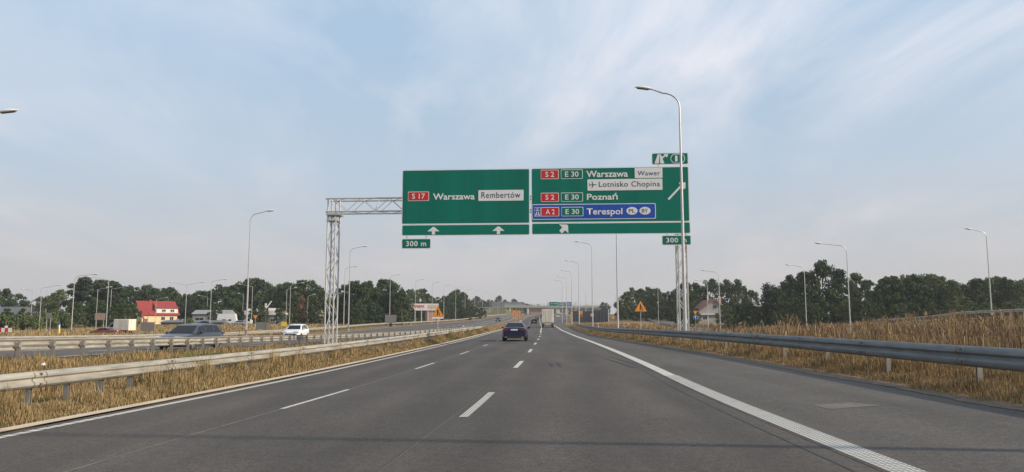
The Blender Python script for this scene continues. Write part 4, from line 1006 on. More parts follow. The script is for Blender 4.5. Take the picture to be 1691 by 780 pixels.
shed('farmhouse', 'low grey-roofed house half hidden by bushes at far left', 'house', -170, 245, 22, 10, 2.6, M['wallg'], M['roofg'], 3.4, R(-6), [(4, 5.4, .8, 1.9), (-2, -.6, .8, 1.9)])
shed('shed', 'low grey shed with a pale roof edge behind the light green shrub', 'building', -104, 262, 12, 7, 3.6, M['wallg'], M['wallg'], 1.4, R(0), [(1, 5, 1.0, 2.3), (-5, -2, 1.0, 2.3)])
wb = shed('workshop', 'long low white building with flat roof behind the parked caravans', 'building', -86, 262, 13, 8, 3.2, M['wallg'], M['wallw'], 1.5, R(0), [(-5, -3.5, .9, 2.0), (3, 4.5, .9, 2.0)], flat=True)
bx = MB(); bx.box(-5.5, -2.6, 1.5, 3, 4.71, 5.4, M['wallw']); bx.build('roof_unit', wb)
bx = MB(); bx.box(1.6, 4.8, 1.5, 3, 4.71, 5.6, M['wallw']); bx.build('roof_unit', wb)
bx = MB(); bx.box(.4, .9, 1.2, 1.6, 4.71, 7.2, M['wallw']); bx.tube([(.9, 1.4, 5.6), (2.6, 1.4, 8.0)], .2, M['wallw'], 5); bx.build('roof_mast', wb)
ad = MB(); ad.box(-14, 6, 0, 4, -.5, 2.0, M['roofg']); ad.add([(-14.3, -.4, 1.95), (6.3, -.4, 1.95), (6.3, 4.4, 2.6), (-14.3, 4.4, 2.6), (-14.3, -.4, 1.8), (6.3, -.4, 1.8)], [(0, 1, 2, 3), (0, 4, 5, 1)], M['roofg'])
tag(ad.build('lean_to', None, loc=(-98, 243, gz(-98, 243)-1.0)), 'long low dark grey canopy in front of the caravans and right of the red-roofed house', 'shed')
tw = thing('office_block', 'small flat-roofed grey tower block half hidden behind the gantry leg', 'building', (-63.5, 290, gz(-63.5, 290)), R(-12))
b = MB(); b.box(-3, 4.4, 0, 8, -1, 7.0, M['wallg']); b.build('wall', tw); b = MB(); b.box(-3.4, 5.0, -.5, 8.4, 7.002, 7.35, M['stone']); b.build('roof', tw)
for z in (1.2, 3.1, 5.0): window(tw, 2.2, 3.5, z, z+1.1, 0, M['wallg'])
b = MB(); b.box(-1, 1, -1, 1, 0, 3.8, M['wallc']); b.prism([(-1.3, 3.8), (1.3, 3.8), (.5, 4.9), (-.5, 4.9)], -1.3, 1.3, M['kerb']); tag(b.build('kiosk', None, loc=(-68, 270, gz(-68, 270))), 'small beige kiosk at the foot of the grey tower block', 'kiosk')
# canopy with red letters
cx0, cy0 = -36.2, 303; c0 = gz(cx0, cy0)
cn = thing('forecourt_canopy', 'white canopy on posts with large red letters on its fascia', 'canopy', (cx0, cy0, c0), R(6))
cn.scale = (.80, .80, .80)
b = MB(); b.prism([(-5.6, 6.2), (8.6, 6.2), (8.6, 9.6), (-6.4, 9.6), (-5.2, 8.0), (-6.2, 7.0)], -.2, 8, M['wallw']); b.build('roof', cn)
b = MB(); b.box(2.2, 9.6, .4, 7.8, 0, 6.199, M['wallp']); b.build('rear_wall', cn)
for x in (-3.0, 0.2, 3.4, 8.4):
    for y in (0, 7.4):
        b = MB(); b.box(x-.16, x+.16, y-.0, y+.32, -1, 6.198, M['wallw']); b.build('column', cn)
b = MB(); b.box(3.2, 8.5, -.24, -.204, 7.0, 9.0, M['kerb']); b.build('fascia_panel', cn)
t_ = MB(); x = -4.3
for k, w in enumerate((.75, .75, .75, .75, .35, .85, .75, .95)):
    a, c_ = x, x+w*.82; z0, z1 = 7.4, 8.8
    t_.box(a, a+.2, -.236, -.21, z0, z1, M['red'])
    if w > .4:
        t_.box(c_-.2, c_, -.236, -.21, z0+(.0 if k % 2 else .7), z1-(.0 if k % 3 else .1), M['red']); t_.box(a+.2, c_-.2, -.236, -.21, z1-.28, z1, M['red'])
        t_.box(a+.2, c_-.2, -.236, -.21, z0+.55, z0+.8, M['red'])
    x += w
t_.build('lettering', cn)
# brown-roofed house at right
bh = thing('house', 'grey-white gabled house with a brown-red roof among the trees on the right', 'house', (71.5, 270, gz(71.5, 270)), R(8))
b = MB(); b.prism([(-6, -1), (6.4, -1), (6.4, 3.6), (.4, 7.8), (-6, 3.6)], 0, 10, M['wallg']); b.build('wall', bh)
b = MB()
for s_ in (-1, 1):
    e = (6.9 if s_ > 0 else -6.6); b.add([(e, -.6, 3.25), (e, 10.6, 3.25), (.4, 10.6, 8.1), (.4, -.6, 8.1), (e, -.6, 3.05), (e, 10.6, 3.05), (.4, 10.6, 7.85), (.4, -.6, 7.85)], [(0, 1, 2, 3), (7, 6, 5, 4), (0, 3, 7, 4), (1, 5, 6, 2), (0, 4, 5, 1)], M['roofb'])
rfb = b.build('roof', bh); c = MB(); c.box(3.6, 4.5, 3.5, 4.4, 5.5, 8.9, M['wallp']); c.build('chimney', rfb); c = MB(); c.box(-.1, .35, 5, 5.4, 7.5, 9.9, M['wallw']); c.build('chimney', rfb)
window(bh, -.1, 1.2, 4.9, 6.0, 0, M['wallg']); window(bh, -4, -2.4, .9, 2.2, 0, M['wallw']); window(bh, 2.4, 4, .9, 2.2, 0, M['wallw'])
b = MB(); b.box(-5, 3.6, -.9, -.01, 2.75, 2.95, M['wallw']); b.build('porch_roof', bh)
# ------------------------------------------------------------------ overpass and its embankment
ov = thing('overpass', 'long pale green overpass crossing the motorway with a red brick abutment and white piers', 'bridge', (0, 640, 0), R(2))
b = MB(); b.box(-6, 84, 0, 11, 12.0, 13.9, M['deck']); b.build('deck', ov)
b = MB(); b.box(-6.2, 84.2, -.25, -.01, 13.0, 13.4, M['stone']); b.build('edge_beam', ov)
b = MB(); b.tube([(-6, 0, 14.9), (84, 0, 14.9)], .1, M['galv'], 4); [b.tube([(x, 0, 13.9), (x, 0, 14.9)], .06, M['galv'], 4) for x in range(-6, 85, 4)]; b.build('parapet', ov)
b = MB(); b.add([(15.8, 2, 5.0), (26.5, 2, 5.0), (26.5, 2, 11.7), (14.6, 2, 11.7), (15.8, 3, 5.0), (26.5, 3, 5.0), (26.5, 3, 11.7), (14.6, 3, 11.7)], [(0, 1, 2, 3), (7, 6, 5, 4), (3, 2, 6, 7), (0, 3, 7, 4), (1, 5, 6, 2)], M['brick']); b.build('brick_abutment', ov)
for x in (13.6, 46.0, -1.5):
    b = MB(); b.box(x-.9, x+.9, .5, 10, 4.5, 11.998, M['stone']); b.build('pier', ov)
for x in (.8, 3.4, 6.0, 8.6):
    b = MB(); b.box(x-.35, x+.35, 4, 5, 4.5, 11.998, M['wallw']); b.build('column', ov)
b = MB(); b.box(26.6, 30, 3, 4, 5, 11.998, M['wallg']); b.build('far_abutment', ov)
# left bank carrying the crossing road
b = MB(); rows = []
for x in np.linspace(-110, -5, 24):
    k = (x+110)/105; zt = 8.6+3.0*k**.8; zb = 5.2
    rows.append([(x, 604+8*(1-k), zb-3), (x, 622, lerp(zb, zt, .55)), (x, 636, zt), (x, 650, zt), (x, 680, zb-3)])
rows.append([(4, 612, 2), (4, 630, 4.0), (4, 640, 4.5), (4, 652, 4.5), (4, 676, 2)]); b.grid(rows, M['bank']); struct(b.build('embankment', None, smooth=False))
guard_rail('pale guard rail along the top of the embankment left of the overpass', [(x, 636.5, 8.6+3.0*((x+110)/105)**.8) for x in np.arange(-36, -5, 3)], -1, 1.2, 4, 2.2)
ns_ = thing('noise_screen', 'long grey transparent noise screen above the embankment left of the overpass', 'noise barrier', (-17, 655, 14.0), R(1))
for k in range(9):
    b = MB(); b.box(k*3.0+.06, k*3.0+2.94, 0, .12, -1.0, 3.2, M['screen']); b.build('panel', ns_); b = MB(); b.box(k*3.0-.06, k*3.0+.06, -.08, .2, -6, 3.4, M['galv']); b.build('post', ns_)
b = MB(); b.box(-.2, 27.2, -.1, .2, -1.5, -1.01, M['stone']); b.build('base_beam', ns_)
# dark noise wall right of our road
nw = thing('noise_barrier', 'dark slatted noise wall on the right behind the round speed sign', 'noise barrier', (25.5, 318, 0), 0)
Pn = [Vector((x-25.5, y-318, gz(x, y))) for x, y in [(25.5, 318), (28.0, 300), (30.3, 283), (33.2, 262)]]
for a, c in zip(Pn, Pn[1:]):
    nseg = 4
    for k in range(nseg):
        p, q = a.lerp(c, k/nseg), a.lerp(c, (k+1)/nseg); d = (q-p).normalized(); nn = Vector((-d.y, d.x, 0))*.08
        b = MB(); vs = []
        for zz_ in (-.4, 4.1): vs += [p+nn+Vector((0, 0, zz_)), q+nn+Vector((0, 0, zz_)), q-nn+Vector((0, 0, zz_)), p-nn+Vector((0, 0, zz_))]
        b.add(vs, [(3, 2, 1, 0), (4, 5, 6, 7), (0, 1, 5, 4), (1, 2, 6, 5), (2, 3, 7, 6), (3, 0, 4, 7)], M['noise'])
        for hz_ in (.8, 1.7, 2.6, 3.5):
            b.tube([p-nn*1.5+Vector((0, 0, hz_)), q-nn*1.5+Vector((0, 0, hz_))], .04, M['trimk'], 4)
        b.build('panel', nw); s_ = MB(); s_.box(q.x-.12, q.x+.12, q.y-.15, q.y+.15, q.z-.4, q.z+4.2, M['wallg'] if k < 3 or c is not Pn[-1] else M['stone']); s_.build('post', nw)
# ------------------------------------------------------------------ road signs and posts
def tri_sign(name, label, x, y, zb, w, pole_top, up=True, symbol=True, rz=0, plate_=False):
    t = thing(name, label, 'road sign', (x, y, gz(x, y)), rz)
    p = MB(); p.tube([(0, .05, -.3), (0, .05, zb+w*.5)], .045 if w < 2 else .06, M['galv'], 6); p.build('post', t)
    h = w*.87; o = [(-w/2, zb), (w/2, zb), (0, zb+h)] if up else [(-w/2, zb+h), (0, zb), (w/2, zb+h)]
    if not up: o = [(0, zb), (w/2, zb+h), (-w/2, zb+h)]
    b = MB()
    def tri(sc):
        cx = sum(q[0] for q in o)/3; cz = sum(q[1] for q in o)/3; return [(cx+(a-cx)*sc, cz+(c-cz)*sc) for a, c in o]
    b.prism(tri(1), -.04, 0, M['red']); b.prism(tri(.985), -.046, -.0401, M['orange']); b.prism(tri(.90), -.052, -.0461, M['orange2']); pl = b.build('sign_face', t)
    if symbol:
        s = MB(); s.prism([(-.07*w, zb+.1*h), (.015*w, zb+.1*h), (.015*w, zb+.66*h), (-.02*w, zb+.72*h), (-.07*w, zb+.6*h)], -.058, -.0521, M['black'])
        s.prism([(.10*w, zb+.1*h), (.19*w, zb+.1*h), (.15*w, zb+.3*h), (.06*w, zb+.44*h), (.06*w, zb+.62*h), (.02*w, zb+.62*h), (.02*w, zb+.40*h), (.10*w, zb+.26*h)], -.058, -.0521, M['black']); s.build('narrowing_symbol', t)
    if plate_:
        q = MB(); q.bbox(-w*.45, w*.45, -.03, 0, zb-.32, zb-.05, M['white'], .02); q.build('extra_plate', t)
    return t
M['orange2'] = mat('orange sign field', (.78, .29, .02), .5, 0, .08, 2)
tri_sign('warning_sign', 'large orange triangular road narrowing sign in the median, left of the road', -11.9, 122, 2.5, 1.95, 3, plate_=True)
tri_sign('warning_sign', 'large orange triangular road narrowing sign on the right verge', 20.3, 120, 3.15, 1.95, 3)
tri_sign('warning_sign', 'tiny distant orange triangular sign right of the dark noise wall', 38.5, 290, .9, 1.4, 2, symbol=False)
tri_sign('yield_sign', 'small orange inverted triangle sign on a post, in front of the trees at left', -58.0, 172, 2.3, 1.15, 2, False, False)
ys = tri_sign('yield_sign', 'small orange inverted triangle above a round blue arrow sign on the right', 48.9, 203, 3.6, 1.2, 3, False, False)
b = MB(); b.prism([(.55*math.cos(a), 3.0+.55*math.sin(a)) for a in np.linspace(0, 2*math.pi, 25)[:-1]], -.05, -.01, M['white']); b.prism([(.51*math.cos(a), 3.0+.51*math.sin(a)) for a in np.linspace(0, 2*math.pi, 25)[:-1]], -.056, -.0501, M['blue'])
b.prism([(-.07, 2.65), (.07, 2.65), (.07, 3.05), (.22, 3.05), (0, 3.38), (-.22, 3.05), (-.07, 3.05)], -.062, -.0561, M['white']); b.build('round_blue_plate', ys)
def arrow_board(label, x, y, w, h, zb):
    t = thing('arrow_board', label, 'road sign', (x, y, gz(x, y)))
    p = MB(); [p.tube([(q*w*.3, .06, -.2), (q*w*.3, .06, zb+h)], .05, M['galv'], 5) for q in (-1, 1)]; p.build('post', t)
    b = MB(); b.bbox(-w/2, w/2, -.05, 0, zb, zb+h, M['orange'], .08); b.build('board', t)
    s = MB(); s.prism([(-w*.05, zb+h*.1), (w*.05, zb+h*.1), (w*.05, zb+h*.28), (w*.13, zb+h*.28), (0, zb+h*.5), (-w*.13, zb+h*.28), (-w*.05, zb+h*.28)], -.056, -.0501, M['black']); s.build('arrow', t)
    return t
arrow_board('orange temporary board in the median far ahead, left one of the pair', 1.0, 338, 1.6, 2.2, 2.2)
arrow_board('orange temporary board in the median far ahead, right one of the pair', 3.0, 345, 1.6, 1.8, 2.3)
arrow_board('orange temporary board on the right verge, left of the pair behind the lamp poles', 25.5, 320, 1.5, 1.5, 2.1)
arrow_board('orange temporary board on the right verge, right of the pair behind the lamp poles', 26.5, 293, 1.5, 2.2, 1.9)
tri_sign('yield_sign', 'orange inverted triangle standing low in front of the median arrow boards', 1.4, 325, .3, 1.7, 2, False, False)
def round_sign(label, x, y, zc, r, name='speed_sign', face='signback', back=True):
    t = thing(name, label, 'road sign', (x, y, gz(x, y))); p = MB(); p.tube([(0, .05, -.2), (0, .05, zc+r*.6)], .04, M['galv'], 6); p.build('post', t)
    cir = lambda q, n=28: [(q*math.cos(a), zc+q*math.sin(a)) for a in np.linspace(0, 2*math.pi, n)[:-1]]
    b = MB(); b.prism(cir(r), -.03, 0, M['red']); b.prism(cir(r*.80), -.036, -.0301, M['white']); b.build('sign_face', t)
    s = MB(); s.bbox(-r*.42, -r*.08, -.042, -.0361, zc-r*.36, zc+r*.36, M['black'], .03); s.bbox(r*.08, r*.42, -.042, -.0361, zc-r*.36, zc+r*.36, M['black'], .03)
    s.build('number_symbol', t); return t
round_sign('round red-bordered sign on a thin post before the dark noise wall', 19.7, 187, 2.75, .45)
sg_ = thing('sign_board', 'large grey back of a road sign beside a lamp pole in the left background', 'sign', (-29.3, 187, gz(-29.3, 187)))
b = MB(); b.bbox(-1.9, .9, -.05, 0, .9, 2.9, M['signback'], .05); b.build('board', sg_)
for x in (-1.2, .4):
    b = MB(); b.tube([(x, .06, -.3), (x, .06, 2.8)], .06, M['galv'], 6); b.build('post', sg_)
b = MB(); b.box(-.75, -.15, -.3, -.06, -.2, .85, M['trimk']); b.build('control_cabinet', sg_)
def board(label, x, y, w, h, zb, m, name='notice_board'):
    t = thing(name, label, 'board', (x, y, gz(x, y))); b = MB(); b.bbox(-w/2, w/2, -.06, 0, zb, zb+h, m, .04); b.build('board', t)
    for q in (-1, 1):
        p = MB(); p.tube([(q*w*.35, .08, -.3), (q*w*.35, .08, zb+h*.9)], .05, M['galv'], 5); p.build('post', t)
    return t
board('brown board on posts left of the white box van', -92, 170, 2.3, 1.5, 2.5, M['wood'])
board('small yellow sign in front of the trees, left of the white SUV', -51.5, 172, 1.3, .95, .9, M['yellow'])
board('grey back of a sign below the red-roofed house, left of the estate car', -62.6, 131, 2.3, 1.5, .7, M['signback'])
board('grey back of a sign left of the white SUV', -52.5, 160, 2.5, 1.5, .4, M['signback'])
board('dark back of a small sign at far left beside the red-white barrier', -84, 138, 1.0, 1.0, 3.0, M['signback'])
bo = thing('bollard', 'yellow bollard with a blue and white top on the side road island at left', 'bollard', (-66.5, 112, gz(-66.5, 112)))
b = MB(); b.tube([(0, 0, -.1), (0, 0, 1.0), (0, 0, 1.1)], [.16, .15, .08], M['yellow'], 10); b.build('body', bo); b = MB(); b.tube([(0, 0, 1.1), (0, 0, 1.7)], .1, M['white'], 8); b.tube([(0, 0, 1.7), (0, 0, 2.0)], .12, M['blue'], 8); b.build('top', bo)
ba = thing('barrier', 'red and white striped barrier with a round lamp at the far left edge', 'barrier', (-76.5, 114, gz(-76.5, 114)))
b = MB()
for k in range(7): b.box(-1.8+k*.5, -1.8+(k+1)*.5, -.04, 0, .75, 1.35, M['red'] if k % 2 else M['white'])
b.build('striped_board', ba)
for x in (-1.5, 1.4):
    b = MB(); b.box(x-.05, x+.05, .001, .08, -.3, 1.3, M['galv']); b.build('leg', ba)
b = MB(); b.tube([(.8, .05, 1.5), (.8, .12, 1.5)], .22, M['white'], 12); b.tube([(.8, .08, .8), (.8, .08, 1.5)], .03, M['galv'], 5); b.build('warning_lamp', ba)
def delineator(label, x, y, z=None, h=1.0):
    t = thing('delineator_post', label, 'marker post', (x, y, gz(x, y) if z is None else z)); b = MB(); b.prism([(-.07, -.1), (.07, -.1), (.07, h-.06), (0, h), (-.07, h-.06)], -.05, .05, M['white']); b.build('body', t)
    r = MB(); r.box(-.072, .072, -.052, .052, h*.62, h*.80, M['red']); r.build('red_band', t); return t
delineator('white marker post with red band in the median, right of the orange triangle', -7.4, 116, h=1.1)
delineator('white and red marker post on the right verge below the noise wall', 16.2, 143, h=1.1)
delineator('white and red marker post beside the far rail left of the orange triangle', -29.3, 221)
b = MB(); b.tube([(0, 0, -.2), (0, 0, 4.6)], [.09, .06], M['bark'], 6)
for i, (x, y, l) in enumerate([(-26.5, 184, 'slim bare post in the grass between the two lamps right of the gantry leg'), (-49.2, 152, 'wooden post in the grass just right of the grey tower block'), (-119, 205, 'slanting wooden pole before the round tree beside the red roof')]):
    m_ = b.build('wooden_post', None, loc=(x, y, gz(x, y))) if i == 0 else bpy.data.objects.new('wooden_post', m_.data)
    if i: COL.objects.link(m_); m_.location = (x, y, gz(x, y)); m_.rotation_euler = (0, R(6) if i == 2 else 0, 0)
    tag(m_, l, 'post')
# litter stone in the median
b = MB(); b.add([(-.12, -.1, 0), (.1, -.12, 0), (.13, .1, 0), (-.1, .1, 0), (-.06, -.05, .13), (.07, -.04, .15), (.05, .06, .12), (-.05, .06, .14)], [(0, 1, 5, 4), (1, 2, 6, 5), (2, 3, 7, 6), (3, 0, 4, 7), (4, 5, 6, 7)], M['white'])
tag(b.build('litter', None, loc=(-12.6, 20.6, gz(-12.6, 20.6)+.2)), 'white scrap of litter lying in the median grass', 'litter').scale = (.36, .36, .4)
# ------------------------------------------------------------------ trees
def fast_mesh(name, co, quads, mi, mats):
    me = bpy.data.meshes.new(name); me.vertices.add(len(co)); me.vertices.foreach_set('co', co.ravel())
    me.loops.add(quads.size); me.loops.foreach_set('vertex_index', quads.ravel()); me.polygons.add(len(quads))
    k = quads.shape[1]; me.polygons.foreach_set('loop_start', np.arange(0, quads.size, k)); me.polygons.foreach_set('loop_total', np.full(len(quads), k))
    for m in mats: me.materials.append(m)
    me.polygons.foreach_set('material_index', mi); me.update(); return me
RNG = np.random.default_rng(3)
def leaf_cloud(cent, rad, n, size, flat=.8):
    """n leaf quads spread over clumps (centres cent, radii rad)"""
    k = RNG.integers(0, len(cent), n); w = rad[:, 0]*rad[:, 1]; k = RNG.choice(len(cent), n, p=w/w.sum())
    d = RNG.normal(size=(n, 3)); d /= np.linalg.norm(d, axis=1)[:, None]; r = RNG.random(n)**.33
    r = np.where(RNG.random(n) < .12, r*1.25, r)
    p = cent[k]+d*r[:, None]*rad[k]
    nn = d+RNG.normal(size=(n, 3))*.7; nn[:, 2] += .3; nn /= np.linalg.norm(nn, axis=1)[:, None]
    a = np.cross(nn, RNG.normal(size=(n, 3))); a /= np.linalg.norm(a, axis=1)[:, None]; b = np.cross(nn, a)
    s = size*(.6+RNG.random(n)*.8); a *= s[:, None]; b *= (s*flat)[:, None]
    co = np.stack([p-a-b*.4, p+b-a*.2, p+a+b*.3, p-b+a*.3], 1).reshape(-1, 3)
    return co, k
def tree_meshes(kind):
    """unit height 1 tree returned as crown mesh and trunk mesh"""
    C, Rr = [], []
    if kind in ('b', 'o', 'l', 'r'):
        hw = {'b': .42, 'o': .40, 'l': .34, 'r': .22}[kind]; nclump = {'b': 62, 'o': 70, 'l': 64, 'r': 20}[kind]
        for i in range(nclump):
            z = .05+.90*RNG.random()**.9; env = hw*math.sin(math.pi*min(1, (z-.02)*.92+.12))**.55*(1.0 if z < .7 else 1-(z-.7)*1.6)
            a = RNG.random()*6.283; q = env*RNG.random()**.5
            r = (RNG.uniform(.035, .07) if RNG.random() < .5 else RNG.uniform(.07, .12))*(1.0 if kind != 'l' else .85)
            if r < .07: q = env*(.8+.35*RNG.random()); z = min(1.0, z*1.06)
            C.append((q*math.cos(a), q*math.sin(a), min(z, 1-r*.6))); Rr.append((r*1.15, r*1.15, r*.85))
        n, s = (5200, .019) if kind != 'l' else (4400, .017)
        mats = {'b': 'lf', 'o': 'lf', 'l': 'lg', 'r': 'rs'}[kind]
        if kind == 'r': n = 1500
    elif kind == 'p':
        for i in range(26):
            z = .34+.63*RNG.random(); env = .25*(1-abs(z-.72)*1.5); a = RNG.random()*6.283; q = max(0, env)*RNG.random()**.4
            r = RNG.uniform(.07, .13); C.append((q*math.cos(a), q*math.sin(a), min(z, .95))); Rr.append((r*1.2, r*1.2, r*.45))
        n, s, mats = 3600, .019, 'pn'
    elif kind == 'c':
        for i in range(22):
            z = .06+.9*i/21; r = .115*math.sin(math.pi*min(1, (1-z)*.80+.10))**.6+.01
            C.append((RNG.normal()*.012, RNG.normal()*.012, z)); Rr.append((r, r, .07))
        n, s, mats = 3000, .016, 'pn'
    else:
        for i in range(22):
            a = RNG.random()*6.283; q = .5*RNG.random()**.5; z = .25+.5*RNG.random()*(1-q); r = RNG.uniform(.16, .28); C.append((q*math.cos(a), q*math.sin(a), z)); Rr.append((r, r, r*.9))
        n, s, mats = 2600, .045, 'lg'
    C = np.array(C); Rr = np.array(Rr); co, k = leaf_cloud(C, Rr, n, s)
    tone = RNG.integers(0, 3, len(C)); tl = tone[k]; j = RNG.random(n) < .25; tl[j] = RNG.integers(0, 3, j.sum())
    crown = fast_mesh('crown', co, np.arange(n*4).reshape(-1, 4), tl, [M[mats+'%d' % i] for i in range(3)])
    t = MB(); top = .85 if kind != 's' else .5; r0 = .022 if kind != 's' else .03
    t.tube([(0, 0, -.03), (.008, .004, top*.4), (-.006, .008, top*.75), (0, 0, top)], [r0, r0*.75, r0*.45, r0*.15], M['bark'], 7)
    for i in range(7 if kind not in 'c' else 0):
        c = C[RNG.integers(0, len(C))]; z0 = max(.12, c[2]-.22); t.tube([(0, 0, z0), (c[0]*.5, c[1]*.5, (z0+c[2])/2+.02), tuple(c)], [r0*.45, r0*.3, r0*.1], M['bark'], 5)
    me2 = bpy.data.meshes.new('trunk'); me2.from_pydata(t.v, [], t.f); me2.materials.append(M['bark']); me2.update()
    return crown, me2
TM = {}
for kd, nv in (('b', 5), ('o', 6), ('l', 4), ('p', 3), ('c', 2), ('s', 2), ('r', 1)): TM[kd] = [tree_meshes(kd) for _ in range(nv)]
BASEW = {'b': .84, 'o': .80, 'l': .68, 'p': .5, 'c': .25, 's': 1.3, 'r': .44}
NAMES = {'b': 'broadleaf_tree', 'o': 'broadleaf_tree', 'l': 'birch_tree', 'p': 'pine_tree', 'c': 'conifer_tree', 's': 'shrub', 'r': 'dying_tree'}
TREE_LABELS = [
    'broad dark tree behind the lamp right of the tallest tree',
    'broad tree bulging over the distant grey noise screen',
    'bushy tree at the foot of the pine clump',
    'bushy tree left of the brown-roofed house',
    'dark green tree behind the grey sign back',
    'dark green tree behind the grey-roofed house at far left',
    'dark green tree behind the red-roofed house',
    'dark green tree in the belt behind the white low building',
    'dark green tree left of the gantry leg',
    'dark green tree right of the gantry leg',
    'dark narrow cypress-like tree right of the gap',
    'dark pine in the tall clump left of the red-roofed house',
    'dark rounded tree right of the brown-roofed house',
    'dark tree around the brown-roofed house',
    'dark tree left of the tallest clump on the right',
    'dark tree standing just behind the right end of the red roof',
    'darkest broad tree right of the brown-roofed house',
    'distant tree on the skyline left of the overpass',
    'green tree behind the big orange triangle',
    'green tree in the woodland along the right edge',
    'large dark tree left of the tallest one on the right',
    'large dark tree right of the tallest one',
    'leafy tree right of the brown-roofed house',
    'light green bush-like tree below the tallest clump',
    'light green shrub in front of the low grey shed',
    'low bushy tree in front of the grey-roofed house',
    'low tree below the round dark clump',
    'low tree under the canopy with red letters',
    'lower green tree between gantry leg and canopy',
    'lower green tree left of the gantry leg',
    'lower leafy tree in the woodland along the right edge',
    'lower tree behind the big orange triangle',
    'lower tree below the tallest clump on the right',
    'lower tree in the belt behind the white low building',
    'narrow yellow-green thuja beside the white caravans',
    'pale green airy tree left of the pines',
    'round green tree touching the left end of the red roof',
    'rounded tree left of the woodland at right',
    'rusty brown dying tree left of the gantry leg',
    'second dark narrow tree right of the gap',
    'slim dark spruce right of the round clump',
    'sloping tree at the gap in the tree line on the right',
    'small far tree above the dark noise wall, left of a pair',
    'small far tree above the dark noise wall, right of a pair',
    'smaller pale green tree left of the pines',
    'tall tree behind the brown roof of the house',
    'taller lone tree poking above the distant skyline',
    'tallest dark green tree on the right',
    'tiny far tree beyond the overpass',
    'tree behind the canopy with red letters',
    'tree in the round dark clump right of the canopy']
